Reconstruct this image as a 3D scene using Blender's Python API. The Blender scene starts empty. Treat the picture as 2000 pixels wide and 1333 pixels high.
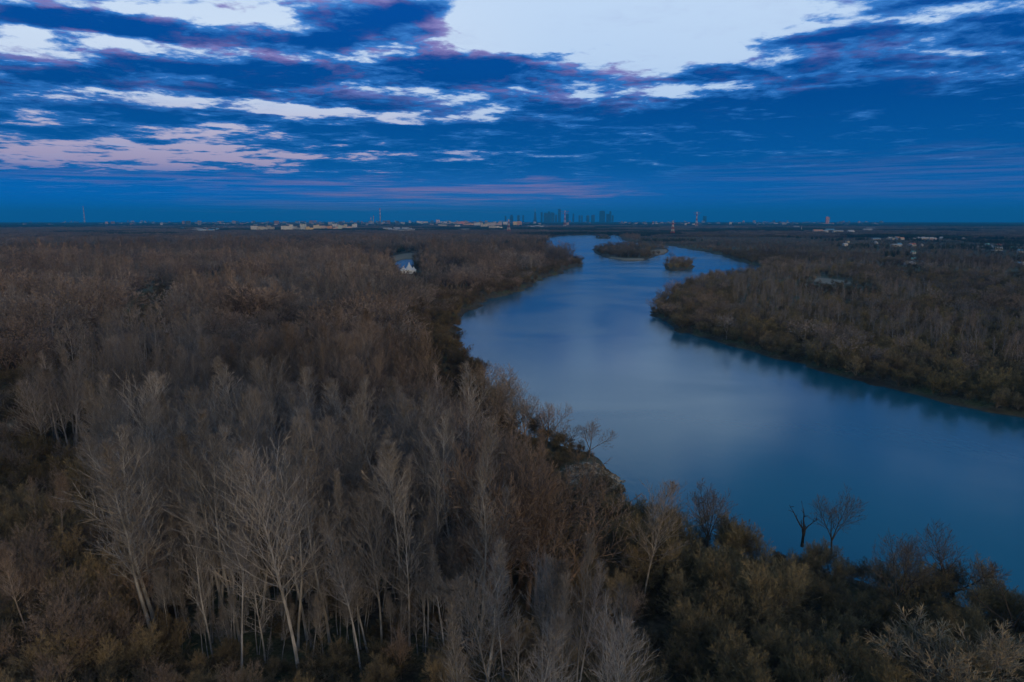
import bpy, math, random
import numpy as np
from mathutils import Vector, Matrix, noise as mnoise
R = math.radians
random.seed(11); rng = np.random.default_rng(11)
S = bpy.context.scene
COL = S.collection
H = 56.0; PITCH = R(10.04); F = 1333.33
CP, SP = math.cos(PITCH), math.sin(PITCH)

# ------------------------------------------------------------------ geometry of the viewpoint (used only to find real ground positions)
def ray(px, py):
    cx, cy = (px - 1000) / F, (666.5 - py) / F
    return cx, CP + cy * SP, -SP + cy * CP
def G(px, py, z=0.0):
    X, Y, Z = ray(px, py)
    t = (z - H) / Z
    return X * t, Y * t
def PX(x, y, z):
    depth = y * CP - (z - H) * SP
    up = y * SP + (z - H) * CP
    return 1000 + F * x / depth, 666.5 - F * up / depth
def at_dist(px, d):            # ground point on the bearing of column px at range d (y axis distance)
    return (px - 1000) / F * d * 1.0 / CP * 1.0, d
def z_at(py, d):               # height seen at row py at forward distance d
    X, Y, Z = ray(1000, py)
    return H + d * Z / Y

def srgb(r, g, b):
    f = lambda c: (c / 255 / 12.92) if c <= 10 else ((c / 255 + .055) / 1.055) ** 2.4
    return (f(r), f(g), f(b))

# ------------------------------------------------------------------ object helpers
def tag(o, label=None, cat=None, group=None, kind=None):
    if label: o['label'] = label
    if cat: o['category'] = cat
    if group: o['group'] = group
    if kind: o['kind'] = kind
    return o
def link(o, parent=None):
    COL.objects.link(o)
    if parent: o.parent = parent
    return o
def mesh_from(name, v, f, mats=(), mi=None, smooth=False):
    me = bpy.data.meshes.new(name)
    me.from_pydata(v, [], f)
    for m in mats: me.materials.append(m)
    if mi is not None and len(mi): me.polygons.foreach_set('material_index', np.asarray(mi, np.int32))
    if smooth: me.polygons.foreach_set('use_smooth', np.ones(len(f), bool))
    me.update()
    return me
class MB:
    def __init__(s): s.v, s.f, s.m = [], [], []
    def add(s, v, f, m=0):
        n = len(s.v); s.v += v; s.f += [tuple(i + n for i in q) for q in f]; s.m += [m] * len(f)
    def box(s, cx, cy, z0, w, d, h, m=0, rot=0.0, top=1.0):
        c, sn = math.cos(rot), math.sin(rot); vs = []
        for zz, k in ((z0, 1.0), (z0 + h, top)):
            for a, b in ((-1, -1), (1, -1), (1, 1), (-1, 1)):
                x, y = a * w / 2 * k, b * d / 2 * k
                vs.append((cx + x * c - y * sn, cy + x * sn + y * c, zz))
        s.add(vs, [(3, 2, 1, 0), (4, 5, 6, 7), (0, 1, 5, 4), (1, 2, 6, 5), (2, 3, 7, 6), (3, 0, 4, 7)], m)
    def gable(s, cx, cy, z0, w, d, h, m=0, over=.5):
        w, d = w + over, d + over
        vs = [(cx - w/2, cy - d/2, z0), (cx + w/2, cy - d/2, z0), (cx + w/2, cy + d/2, z0), (cx - w/2, cy + d/2, z0), (cx - w/2, cy, z0 + h), (cx + w/2, cy, z0 + h)]
        s.add(vs, [(0, 1, 5, 4), (2, 3, 4, 5), (1, 2, 5), (3, 0, 4), (3, 2, 1, 0)], m)
    def bar(s, p, q, r0, r1=None, n=4, m=0):
        r1 = r0 if r1 is None else r1
        p, q = Vector(p), Vector(q); d = (q - p)
        if d.length < 1e-6: return
        d.normalize(); a = d.orthogonal().normalized(); b = d.cross(a)
        vs = []
        for c, r in ((p, r0), (q, r1)):
            for i in range(n):
                t = 2 * math.pi * i / n; w = c + a * (r * math.cos(t)) + b * (r * math.sin(t)); vs.append(tuple(w))
        s.add(vs, [(i, (i + 1) % n, n + (i + 1) % n, n + i) for i in range(n)] + [tuple(range(n))[::-1], tuple(range(n, 2 * n))], m)
    def cyl(s, cx, cy, z0, z1, r0, r1, n=12, m=0):
        s.bar((cx, cy, z0), (cx, cy, z1), r0, r1, n, m)
    def mesh(s, name, mats, smooth=False): return mesh_from(name, s.v, s.f, mats, s.m, smooth)
    def obj(s, name, mats, parent=None, smooth=False, loc=None):
        o = bpy.data.objects.new(name, s.mesh(name, mats, smooth))
        if loc: o.location = loc
        return link(o, parent)

# ------------------------------------------------------------------ materials
class NT:
    def __init__(s, tree): s.t = tree; s.n = tree.nodes; s.l = tree.links
    def node(s, typ, **kw):
        n = s.n.new(typ)
        for k, v in kw.items(): setattr(n, k, v)
        return n
    def put(s, sock, v):
        if isinstance(v, bpy.types.NodeSocket): s.l.new(v, sock)
        elif v is not None: sock.default_value = v
    def math(s, op, a, b=None, c=None, clamp=False):
        n = s.node('ShaderNodeMath', operation=op, use_clamp=clamp)
        s.put(n.inputs[0], a); s.put(n.inputs[1], b) if b is not None else None
        if c is not None: s.put(n.inputs[2], c)
        return n.outputs[0]
    def vec(s, op, a, b=None, c=None):
        n = s.node('ShaderNodeVectorMath', operation=op)
        s.put(n.inputs[0], a)
        if b is not None: s.put(n.inputs[1], b)
        if c is not None: s.put(n.inputs[2], c)
        return n.outputs['Value'] if op in ('DOT_PRODUCT', 'LENGTH') else n.outputs[0]
    def comb(s, x, y, z):
        n = s.node('ShaderNodeCombineXYZ')
        for i, q in enumerate((x, y, z)): s.put(n.inputs[i], q)
        return n.outputs[0]
    def step(s, x, a, b, to0=0.0, to1=1.0, kind='SMOOTHSTEP'):
        n = s.node('ShaderNodeMapRange', interpolation_type=kind)
        for i, q in enumerate((x, a, b, to0, to1)): s.put(n.inputs[i], q)
        return n.outputs[0]
    def noise(s, v, scale, detail=4, rough=.55, dist=0.0):
        n = s.node('ShaderNodeTexNoise'); s.put(n.inputs['Vector'], v)
        n.inputs['Scale'].default_value = scale; n.inputs['Detail'].default_value = detail
        n.inputs['Roughness'].default_value = rough; n.inputs['Distortion'].default_value = dist
        return n
    def mix(s, fac, a, b, blend='MIX'):
        n = s.node('ShaderNodeMix', data_type='RGBA', blend_type=blend)
        s.put(n.inputs[0], fac)
        for i, q in ((6, a), (7, b)):
            if isinstance(q, tuple): q = (*q[:3], 1.0)
            s.put(n.inputs[i], q)
        return n.outputs[2]
    def ramp(s, fac, stops):
        n = s.node('ShaderNodeValToRGB'); e = n.color_ramp.elements
        while len(e) < len(stops): e.new(.5)
        for el, (p, c) in zip(e, stops): el.position = p; el.color = (*c[:3], 1)
        s.put(n.inputs[0], fac); return n.outputs[0]

def new_mat(name):
    m = bpy.data.materials.new(name); m.use_nodes = True
    nt = NT(m.node_tree); b = nt.n['Principled BSDF']
    return m, nt, b

def plain(name, col, rough=.8, var=.12, scale=.4):
    m, nt, b = new_mat(name)
    tc = nt.node('ShaderNodeTexCoord')
    n = nt.noise(tc.outputs['Object'], scale, 3)
    c = nt.mix(nt.step(n.outputs[0], .3, .7), tuple(x * (1 - var) for x in col), tuple(min(1, x * (1 + var)) for x in col))
    nt.put(b.inputs['Base Color'], c); b.inputs['Roughness'].default_value = rough
    b.inputs['Specular IOR Level'].default_value = .2
    return m

def tinted(name, ca, cb, scale, rough=.9, stretch=1.0):
    """bark or twig colour: noise between two tones, times the plant's own tint"""
    m, nt, b = new_mat(name)
    at = nt.node('ShaderNodeAttribute', attribute_type='INSTANCER', attribute_name='tint')
    tc = nt.node('ShaderNodeTexCoord')
    v = nt.vec('MULTIPLY', tc.outputs['Object'], (1, 1, stretch))
    n = nt.noise(v, scale, 3)
    c = nt.mix(nt.step(n.outputs[0], .35, .65), ca, cb)
    c = nt.mix(1.0, c, at.outputs['Color'], 'MULTIPLY')
    nt.put(b.inputs['Base Color'], c); b.inputs['Roughness'].default_value = rough
    b.inputs['Specular IOR Level'].default_value = .15
    return m
M = {}
M['bark_pale'] = tinted('bark_pale', (.19, .187, .185), (.36, .352, .35), 1.3, stretch=.35)
M['bark_dark'] = tinted('bark_dark', (.10, .085, .07), (.19, .16, .135), 1.2, stretch=.35)
M['twig'] = tinted('twig', (.16, .147, .138), (.255, .23, .212), .25)
M['twig_bush'] = tinted('twig_bush', (.13, .11, .075), (.24, .195, .125), .35)
M['needles'] = tinted('needles', (.022, .04, .026), (.045, .07, .04), .6)
M['snag'] = tinted('snag_wood', (.03, .026, .024), (.06, .052, .046), 1.0)

# ------------------------------------------------------------------ camera
cd = bpy.data.cameras.new('camera'); cam = bpy.data.objects.new('camera', cd); link(cam)
cam.location = (0, 0, H); cam.rotation_euler = (R(90) - PITCH, 0, 0)
cd.sensor_width = 36; cd.lens = 24; cd.clip_start = .5; cd.clip_end = 90000
S.camera = cam
S.view_settings.view_transform = 'Standard'; S.view_settings.look = 'None'
S.view_settings.exposure = 0; S.view_settings.gamma = 1

# ------------------------------------------------------------------ river outline (bank traced, then set on the ground plane)
def g(px, py, z=0.0): return G(px, py, z)
west = [(2300, 1300, 5), (2100, 1195, 6), (2000, 1165, 5), (1900, 1130, 5), (1780, 1100, 5), (1700, 1085, 5), (1600, 1060, 5), (1500, 1018, 7), (1400, 992, 8),
        (1300, 980, 8), (1225, 972, 6), (1200, 945, 1), (1192, 922, 0), (1172, 895, 0), (1150, 884, 0), (1110, 872, 0), (1060, 858, 0), (1010, 838, 1),
        (985, 800, 3), (962, 765, 4), (945, 735, 5), (930, 705, 5), (912, 675, 5), (893, 645, 4), (884, 625, 1), (905, 612, 0), (938, 601, 0), (944, 588, 0),
        (975, 582, 0), (1015, 568, 0), (1050, 548, 0), (1100, 532, 0), (1137, 516, 0), (1138, 508, 2), (1110, 502, 4), (1075, 498, 3), (1066, 485, 3), (1067, 472, 2), (1072, 462, 2),
        (1120, 459.5, 0), (1200, 459.3, 0), (1216, 460, 0)]
east = [(1210, 464, 0), (1222, 472, 0), (1270, 479, 0), (1310, 480, 0), (1345, 487, 0), (1400, 496, 0), (1440, 509, 0), (1478, 522, 0), (1505, 529, 0),
        (1470, 535, 1), (1430, 538, 1), (1385, 543, 1), (1345, 551, 2), (1318, 566, 3), (1290, 588, 3), (1277, 604, 2), (1279, 616, 0), (1310, 640, 0), (1400, 668, 0),
        (1500, 695, 0), (1600, 722, 0), (1700, 748, 0), (1800, 775, 0), (1900, 800, 0), (2000, 816, 0), (2300, 880, 0), (2900, 990, 0)]
RIVER = [g(*p) for p in west] + [g(*p) for p in east] + [(900, 60), (900, -400), (300, -400), (160, -60)]
def smooth_poly(P, it=2):
    for _ in range(it):
        Q = []
        for i in range(len(P)):
            a, b = P[i], P[(i + 1) % len(P)]
            Q += [(a[0]*.75 + b[0]*.25, a[1]*.75 + b[1]*.25), (a[0]*.25 + b[0]*.75, a[1]*.25 + b[1]*.75)]
        P = Q
    return P
def blob_px(pts): return smooth_poly([g(*p) for p in pts], 2)
RIVER = smooth_poly(RIVER, 1)
ISLES = [blob_px([(1155, 489, 0), (1175, 481, 0), (1225, 477.5, 0), (1290, 482, 0), (1308, 489, 0), (1300, 497, 0), (1272, 502, 0), (1262, 510, 0), (1225, 511, 0), (1185, 505, 0), (1165, 496, 0)]),
         blob_px([(1294, 524, 0), (1305, 514, 0), (1335, 512, 0), (1357, 520, 0), (1352, 527, 0), (1330, 529, 0), (1305, 530, 0)]),
         blob_px([(1161, 464.5, 0), (1176, 462.5, 0), (1194, 464, 0), (1190, 467.5, 0), (1165, 467, 0)])]
POND = [blob_px([(768, 512, 0), (800, 505, 0), (812, 513, 0), (800, 533, 0), (772, 528, 0)]), blob_px([(838, 550, 0), (868, 552, 0), (885, 560, 0), (850, 558, 0)])]
GAPS = [blob_px([(240, 640, 0), (250, 604, 0), (290, 572, 0), (345, 560, 0), (346, 564, 0), (298, 580, 0), (262, 610, 0), (252, 642, 0)])]
SANDS = [blob_px([(-60, 905, 0), (-60, 845, 0), (40, 838, 0), (62, 860, 0), (30, 900, 0)]), blob_px([(-80, 752, 0), (-60, 722, 0), (20, 706, 0), (58, 700, 0), (30, 726, 0)]),
         blob_px([(760, 505, 0), (800, 496, 0), (820, 500, 0), (800, 510, 0), (770, 513, 0)]),
         blob_px([(1268, 492, 0), (1300, 489, 0), (1307, 491, 0), (1296, 498, 0), (1270, 501, 0)]), blob_px([(1180, 503, 0), (1225, 508, 0), (1258, 507, 0), (1256, 511, 0), (1215, 512, 0), (1180, 506, 0)]),
         blob_px([(1585, 552, 0), (1600, 546, 0), (1665, 556, 0), (1660, 562, 0), (1600, 560, 0)])]

def sdist(xy, P):
    """signed distance to polygon, positive inside"""
    P = np.asarray(P); A = P; B = np.roll(P, -1, 0)
    out = np.full(len(xy), 1e18); inside = np.zeros(len(xy), bool)
    x, y = xy[:, 0], xy[:, 1]
    for (ax, ay), (bx, by) in zip(A, B):
        dx, dy = bx - ax, by - ay; L = dx*dx + dy*dy + 1e-12
        t = np.clip(((x - ax)*dx + (y - ay)*dy) / L, 0, 1)
        out = np.minimum(out, (x - ax - t*dx)**2 + (y - ay - t*dy)**2)
        c = ((ay > y) != (by > y))
        if dy != 0: inside ^= c & (x < dx * (y - ay) / dy + ax)
    d = np.sqrt(out)
    return np.where(inside, d, -d)
def vnoise(xy, s, seed=0):
    """cheap smooth value noise on the ground"""
    p = xy / s + seed * 17.31
    i = np.floor(p).astype(np.int64); f = p - i; f = f*f*(3 - 2*f)
    def h(a, b):
        n = (a * 374761393 + b * 668265263 + seed * 1442695) & 0x7fffffff
        n = ((n ^ (n >> 13)) * 1274126177) & 0x7fffffff
        return ((n ^ (n >> 16)) & 0xffff) / 65535.0
    a, b = i[:, 0], i[:, 1]
    return (h(a, b)*(1-f[:, 0]) + h(a+1, b)*f[:, 0])*(1-f[:, 1]) + (h(a, b+1)*(1-f[:, 0]) + h(a+1, b+1)*f[:, 0])*f[:, 1]
def water_depth(xy):
    """positive in water (metres from the bank), negative on land"""
    wob = ((vnoise(xy, 14, 3) - .5) + .7 * (vnoise(xy, 5, 4) - .5)) * np.clip(np.hypot(xy[:, 0], xy[:, 1]) / 90, .7, 7) * 1.7
    d = sdist(xy, RIVER) + wob
    for I in ISLES: d = np.minimum(d, -sdist(xy, I) + wob * .5)
    for Pn in POND: d = np.maximum(d, sdist(xy, Pn))
    return d
BLUFF = G(1160, 925, 2)
def ground_z(xy, d=None):
    d = water_depth(xy) if d is None else d
    r = np.hypot(xy[:, 0], xy[:, 1])
    land = 1.3 + 1.0 * vnoise(xy, 60, 1) + .5 * vnoise(xy, 17, 2)
    t = np.clip(-d / 5.0, 0, 1); t = t*t*(3 - 2*t)
    z = np.where(d > 0, -np.clip(d * .35, 0, 2.5), .12 + land * t)
    # dike with grass and the eroded point
    gd = sdist(xy, GAPS[0]); z = z + np.clip((gd + 12) / 14, 0, 1) * 2.5
    b = np.exp(-((xy[:, 0] - BLUFF[0] + 1)**2 + (xy[:, 1] - BLUFF[1] - 1)**2) / (2 * 5.5**2))
    z = z + np.where(d < 0, b * .5 * np.clip(-d / 1.2, 0, 1), 0)
    return z

# ground sheet: polar grid, fine where the picture is close, reaching the horizon
ang = np.concatenate([np.arange(-180, -46, 6.0), np.arange(-46, 46, .2), np.arange(46, 180, 6.0)]) * math.pi / 180
rad = np.concatenate([np.geomspace(6, 40, 10)[:-1], np.geomspace(40, 1500, 360)[:-1], np.geomspace(1500, 22000, 90)])
AA, RR = np.meshgrid(ang, rad)
xy = np.stack([(RR * np.sin(AA)).ravel(), (RR * np.cos(AA)).ravel()], 1)
dep = water_depth(xy)
zz = ground_z(xy, dep)
nr, na = len(rad), len(ang)
verts = [(0, 0, 2.0)] + [(float(a), float(b), float(c)) for (a, b), c in zip(xy, zz)]
ii = np.arange(nr - 1)[:, None] * na; jj = np.arange(na)[None, :]; jn = (jj + 1) % na
q = np.stack([ii + jj, ii + jn, ii + na + jn, ii + na + jj], -1).reshape(-1, 4) + 1
faces = [tuple(x[::-1]) for x in q.tolist()] + [(0, 1 + j, 1 + (j + 1) % na)[::-1] for j in range(na)]
m, nt, b = new_mat('ground_soil')
tc = nt.node('ShaderNodeTexCoord'); geo = nt.node('ShaderNodeNewGeometry')
pos = geo.outputs['Position']
n1 = nt.noise(pos, .08, 6, .6); n2 = nt.noise(pos, .9, 4, .65); n3 = nt.noise(pos, .006, 4)
soil = nt.mix(nt.step(n2.outputs[0], .35, .7), (.055, .045, .034), (.13, .105, .075))
grs = nt.mix(nt.step(n2.outputs[0], .3, .7), (.05, .06, .03), (.12, .125, .065))
col = nt.mix(nt.step(n1.outputs[0], .45, .62), soil, grs)
field = nt.mix(nt.step(n1.outputs[0], .4, .6), (.10, .105, .06), (.17, .15, .10))
col = nt.mix(nt.math('MULTIPLY', nt.step(n3.outputs[0], .5, .56), .7), col, field)
ats = nt.node('ShaderNodeAttribute', attribute_name='sandy'); atg = nt.node('ShaderNodeAttribute', attribute_name='grassy')
sand = nt.mix(nt.step(n2.outputs[0], .3, .75), (.20, .165, .12), (.40, .34, .26))
col = nt.mix(atg.outputs['Fac'], col, nt.mix(nt.step(n2.outputs[0], .3, .7), (.10, .085, .045), (.17, .14, .075)))
col = nt.mix(ats.outputs['Fac'], col, sand)
sep = nt.node('ShaderNodeSeparateXYZ'); nt.put(sep.inputs[0], pos)
wet = nt.step(nt.math('ADD', sep.outputs[2], nt.math('MULTIPLY', nt.math('SUBTRACT', n1.outputs[0], .5), 1.6)), .15, 1.3, 1.0, 0.0)
col = nt.mix(nt.math('MULTIPLY', wet, .75), col, nt.mix(nt.step(n1.outputs[0], .4, .66), (.045, .038, .03), (.12, .10, .078)))
nt.put(b.inputs['Base Color'], col); b.inputs['Roughness'].default_value = .95; b.inputs['Specular IOR Level'].default_value = .1
bp = nt.node('ShaderNodeBump'); bp.inputs['Strength'].default_value = .6; bp.inputs['Distance'].default_value = .3
nt.put(bp.inputs['Height'], n2.outputs[0]); nt.put(b.inputs['Normal'], bp.outputs[0])
gme = mesh_from('ground', verts, faces, [m], smooth=True)
sandy = np.zeros(len(xy)); grassy = np.zeros(len(xy))
for P_ in SANDS: sandy = np.maximum(sandy, np.clip(sdist(xy, P_) / 3 + .6, 0, 1))
grassy = np.clip(sdist(xy, GAPS[0]) / 4 + .7, 0, 1)
bl = np.exp(-((xy[:, 0] - BLUFF[0])**2 + (xy[:, 1] - BLUFF[1])**2) / (2 * 6.0**2))
sandy = np.maximum(sandy, np.clip((bl - .3) * 2.2, 0, 1) * (dep > -8) * np.clip((vnoise(xy, 2.2, 23) + vnoise(xy, .9, 24) - .7) * 2.2, 0, 1))
for nm, arr in (('sandy', sandy), ('grassy', grassy)):
    a = gme.attributes.new(nm, 'FLOAT', 'POINT'); a.data.foreach_set('value', np.concatenate([[0.0], arr]).astype(np.float32))
ground = link(bpy.data.objects.new('ground', gme)); tag(ground, 'brown leaf-littered flood plain with sandy banks along the river', 'ground', kind='structure')

# water sheet
m, nt, b = new_mat('river_water')
geo = nt.node('ShaderNodeNewGeometry')
p = nt.vec('MULTIPLY', geo.outputs['Position'], (1.0, .55, 1.0))
w1 = nt.noise(p, .55, 4, .6, .3); w2 = nt.noise(p, .05, 3, .5, .6); w3 = nt.noise(geo.outputs['Position'], .012, 3, .5, 1.0)
hgt = nt.math('ADD', nt.math('MULTIPLY', w1.outputs[0], nt.step(w3.outputs[0], .35, .65, .35, 1.0)), nt.math('MULTIPLY', w2.outputs[0], 1.5))
bp = nt.node('ShaderNodeBump'); bp.inputs['Strength'].default_value = .16; bp.inputs['Distance'].default_value = .22
nt.put(bp.inputs['Height'], hgt); nt.put(b.inputs['Normal'], bp.outputs[0])
b.inputs['Base Color'].default_value = (.006, .115, .18, 1); b.inputs['IOR'].default_value = 1.55
b.inputs['Specular Tint'].default_value = (.50, .84, 1.0, 1)
nt.put(b.inputs['Roughness'], nt.step(w3.outputs[0], .35, .65, .14, .21))
ws = 22500
ring = [(ws * math.sin(t), ws * math.cos(t), 0.0) for t in np.linspace(0, 2 * math.pi, 65)[:-1]]
wat = link(bpy.data.objects.new('river_water', mesh_from('river_water', [(0, 0, 0)] + ring, [(0, 1 + (i + 1) % 64, 1 + i) for i in range(64)], [m])))
tag(wat, 'calm blue river winding away between wooded banks', 'water', kind='structure')

# broken sandy face of the point
nx, ny, cell = 70, 54, .26; EB = MB(); ebx, eby = BLUFF[0] + 1.2, BLUFF[1] - 1.0
gx, gy = np.meshgrid((np.arange(nx) - nx / 2) * cell + ebx, (np.arange(ny) - ny / 2) * cell + eby); bxy = np.stack([gx.ravel(), gy.ravel()], 1)
bz = ground_z(bxy); fall = np.clip(1.15 - np.hypot((bxy[:, 0] - ebx) / (nx * cell / 2), (bxy[:, 1] - eby) / (ny * cell / 2)), 0, 1); fall = np.clip(fall * 2.2, 0, 1)
for i, ((x_, y_), z_) in enumerate(zip(bxy, bz)):
    rg = mnoise.ridged_multi_fractal(Vector((x_ * .42, y_ * .42, 3.0)), 1.0, 2.1, 5, 1.0, 2.0); rf = mnoise.fractal(Vector((x_ * 1.7, y_ * 1.7, 1.0)), .8, 2.0, 4)
    step_ = math.floor((rg * .8) * 3) / 3
    EB.v.append((x_, y_, z_ - .35 + fall[i] * (.25 + .75 * step_ + .3 * rg + .22 * rf)))
EB.f = [(j * nx + i, j * nx + i + 1, (j + 1) * nx + i + 1, (j + 1) * nx + i) for j in range(ny - 1) for i in range(nx - 1)]; EB.m = [0] * len(EB.f)
m, nt, b = new_mat('eroded_sand'); geo = nt.node('ShaderNodeNewGeometry'); e1, e2 = nt.noise(geo.outputs['Position'], .5, 6, .65), nt.noise(geo.outputs['Position'], 3.0, 4, .6)
cc = nt.mix(nt.step(e1.outputs[0], .42, .6), (.10, .082, .06), (.36, .31, .25)); cc = nt.mix(nt.step(e2.outputs[0], .52, .68), cc, (.055, .045, .034))
nt.put(b.inputs['Base Color'], cc); b.inputs['Roughness'].default_value = .95; b.inputs['Specular IOR Level'].default_value = .1
tag(EB.obj('sandy_bank', [m]), 'small pale eroded sand face on the point of the near bank', 'river bank', kind='structure')
exec_world = True
# ------------------------------------------------------------------ sky
def AE(px, py):
    X, Y, Z = ray(px, py); return math.atan2(X, Y), math.atan2(Z, math.hypot(X, Y))
SUN_AZ, SUN_EL = R(150), R(5)
W = bpy.data.worlds.new('World'); S.world = W; W.use_nodes = True
nt = NT(W.node_tree); bg = nt.n['Background']
tc = nt.node('ShaderNodeTexCoord'); D = tc.outputs['Generated']
sep = nt.node('ShaderNodeSeparateXYZ'); nt.put(sep.inputs[0], D); dx, dy, dz = sep.outputs
az = nt.math('ARCTAN2', dx, dy); el = nt.math('ARCSINE', dz)
inv = nt.math('DIVIDE', 1.0, nt.math('ADD', nt.math('MAXIMUM', dz, 0.0), .045))
pl = nt.comb(nt.math('MULTIPLY', dx, inv), nt.math('MULTIPLY', dy, inv), 0.0)     # position on the cloud deck
nA = nt.noise(pl, 1.65, 12, .61, .2)
nW = nt.noise(pl, 1.1, 6, .62)
off = nt.vec('ADD', pl, (.12, -.08, 0))
nB = nt.noise(off, 1.65, 5, .58, .2)
wv = nt.vec('SUBTRACT', nW.outputs['Color'], (.5, .5, .5))
base = nt.comb(az, el, 0.0)
co = nt.vec('MULTIPLY_ADD', wv, (.20, .045, 0), base)
BL = [  # column, row, half width, half height, weight (negative opens the deck)
    (1190, -30, 350, 165, -1.3), (1020, 60, 150, 60, -.45), (1330, 95, 220, 40, -.5), (1480, 15, 270, 48, -.85),
    (300, 92, 300, 20, -.85), (60, 100, 180, 18, -.6), (450, 30, 190, 32, -.6), (650, 100, 170, 18, -.4), (160, -5, 420, 12, -.35),
    (330, 182, 210, 10, -.45), (520, 213, 230, 13, -.6), (730, 228, 220, 14, -.62), (230, 302, 400, 28, -.9), (480, 268, 150, 12, -.5), (650, 302, 330, 10, -.5),
    (900, 303, 200, 8, -.4), (880, 318, 230, 6, -.35), (1400, 178, 180, 15, -.7), (1190, 150, 120, 20, -.5), (1080, 190, 130, 14, -.45), (870, 175, 90, 16, -.4),
    (1180, 303, 190, 12, -.2), (1860, 85, 100, 12, -.4), (1560, 110, 100, 14, -.4), (1720, 42, 200, 16, -.6), (1950, 10, 140, 14, -.5),
    (230, 45, 240, 24, .75), (820, 22, 100, 28, .75), (570, 72, 130, 28, .7), (930, 68, 110, 12, .6), (680, 40, 100, 24, .5),
    (500, 135, 650, 34, .45), (930, 130, 100, 28, .5), (1280, 140, 210, 22, .6), (1300, 190, 140, 14, .4), (1700, 190, 520, 60, .4), (1050, 118, 60, 7, .5), (1850, 60, 250, 30, .45),
    (1600, 70, 180, 12, .5), (250, 160, 300, 14, .3), (400, 240, 420, 10, .3)]
acc = None
for (bx, by, bw, bh, wt) in BL:
    a0, e0 = AE(bx, by); a1, _ = AE(bx + bw * .5, by); a2, _ = AE(bx - bw * .5, by)
    _, e1 = AE(bx, by - bh * .5); _, e2 = AE(bx, by + bh * .5)
    sa, se = 1 / max(abs(a1 - a2) * 1.25, 1e-4), 1 / max(abs(e1 - e2) * 1.25, 1e-4)
    v = nt.vec('MULTIPLY_ADD', co, (sa, se, 0), (-a0 * sa, -e0 * se, 0))
    s_ = nt.step(nt.vec('DOT_PRODUCT', v, v), 0.0, 1.15, wt * (.92 if wt < 0 else 1.0), 0.0, 'SMOOTHSTEP')
    acc = s_ if acc is None else nt.math('ADD', acc, s_)
amp = 4.3
nD = nt.noise(pl, 7.5, 7, .62, .3)
fa = nt.math('MULTIPLY_ADD', nt.math('SUBTRACT', nD.outputs[0], .5), 1.5, nt.math('MULTIPLY', nt.math('SUBTRACT', nA.outputs[0], .5), amp))
fb = nt.math('MULTIPLY', nt.math('SUBTRACT', nB.outputs[0], .5), amp)
bias = nt.math('ADD', nt.math('ADD', acc, nt.step(el, R(16.6), R(20.5), .40, 1.35)), nt.math('MULTIPLY', nt.step(el, R(10.5), R(5.5), 0, 1), nt.step(az, R(-30), R(6), .12, .55)))
dens = nt.math('ADD', fa, bias)
alpha = nt.step(dens, -.22, .30)
thick = nt.step(dens, .05, .9)
lit = nt.math('MULTIPLY', nt.step(nt.math('SUBTRACT', fa, fb), .0, .5), nt.step(dens, 1.25, .2))
eld = nt.math('MULTIPLY', el, 180 / math.pi)
f01 = nt.step(eld, 0, 20, 0, 1, 'LINEAR')
lin = lambda *c: srgb(*c)
clear = nt.ramp(f01, [(0, lin(20, 100, 178)), (.14, lin(105, 120, 175)), (.20, lin(172, 160, 196)), (.32, lin(192, 186, 214)), (.45, lin(206, 222, 246)), (.65, lin(212, 230, 252)), (1, lin(196, 220, 250))])
cdark = nt.ramp(f01, [(0, lin(10, 102, 180)), (.2, lin(6, 88, 162)), (.45, lin(2, 72, 146)), (.8, lin(4, 76, 160)), (1, lin(66, 134, 190))])
coolc = nt.ramp(f01, [(0, lin(20, 100, 178)), (.2, lin(110, 160, 220)), (.45, lin(190, 216, 248)), (1, lin(200, 224, 252))])
clear = nt.mix(nt.step(az, R(-12), R(6)), clear, coolc)
cthin = nt.ramp(f01, [(0, lin(20, 98, 172)), (.25, lin(40, 108, 182)), (.5, lin(50, 122, 204)), (1, lin(80, 148, 226))])
cloud = nt.mix(thick, cthin, cdark)
pinkz = nt.math('MULTIPLY', lit, nt.step(eld, 7, 12))
cloud = nt.mix(nt.math('MULTIPLY', pinkz, nt.step(az, R(38), R(2), .08, .48)), cloud, lin(178, 132, 176))
nC = nt.noise(nt.vec('MULTIPLY_ADD', nW.outputs['Color'], (.5, .5, 0), pl), 1.3, 8, .7)
clear = nt.mix(nt.math('MULTIPLY', nt.step(nC.outputs[0], .50, .72), .42), clear, lin(168, 184, 226))
sky = nt.mix(alpha, clear, cloud)
# low veil over the horizon, rosy bands near its top
def band(px, py, hw, hh):
    a0, e0 = AE(px, py); sa, se = F / hw, F / hh
    v = nt.vec('MULTIPLY_ADD', co, (sa, se, 0), (-a0 * sa, -e0 * se, 0))
    return nt.step(nt.vec('DOT_PRODUCT', v, v), 0.0, 1.0, 1.0, 0.0)
hor = nt.mix(nt.step(az, R(-32), R(34)), lin(0, 108, 204), lin(14, 98, 182))
hor = nt.mix(nt.math('MULTIPLY', nt.step(nt.math('ABSOLUTE', nt.math('ADD', az, R(3))), R(2), R(22), 1, 0), .6), hor, lin(52, 118, 196))
veil = nt.step(eld, 1.4, 4.6, 1.0, 0.0)
sky = nt.mix(nt.math('MULTIPLY', veil, .93), sky, hor)
streak = nt.noise(nt.comb(nt.math('MULTIPLY', az, 5.0), nt.math('MULTIPLY', el, 160.0), 0.0), 1.0, 4, .6)
ss = nt.step(streak.outputs[0], .40, .62)
for (bx, by, bw, bh, k) in ((880, 372, 420, 26, .85), (1060, 378, 190, 14, .6), (300, 350, 420, 14, .35), (1800, 345, 500, 50, .16), (700, 395, 420, 26, .3)):
    sky = nt.mix(nt.math('MULTIPLY', nt.math('MULTIPLY', band(bx, by, bw, bh), ss), k), sky, lin(132, 122, 178))
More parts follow.
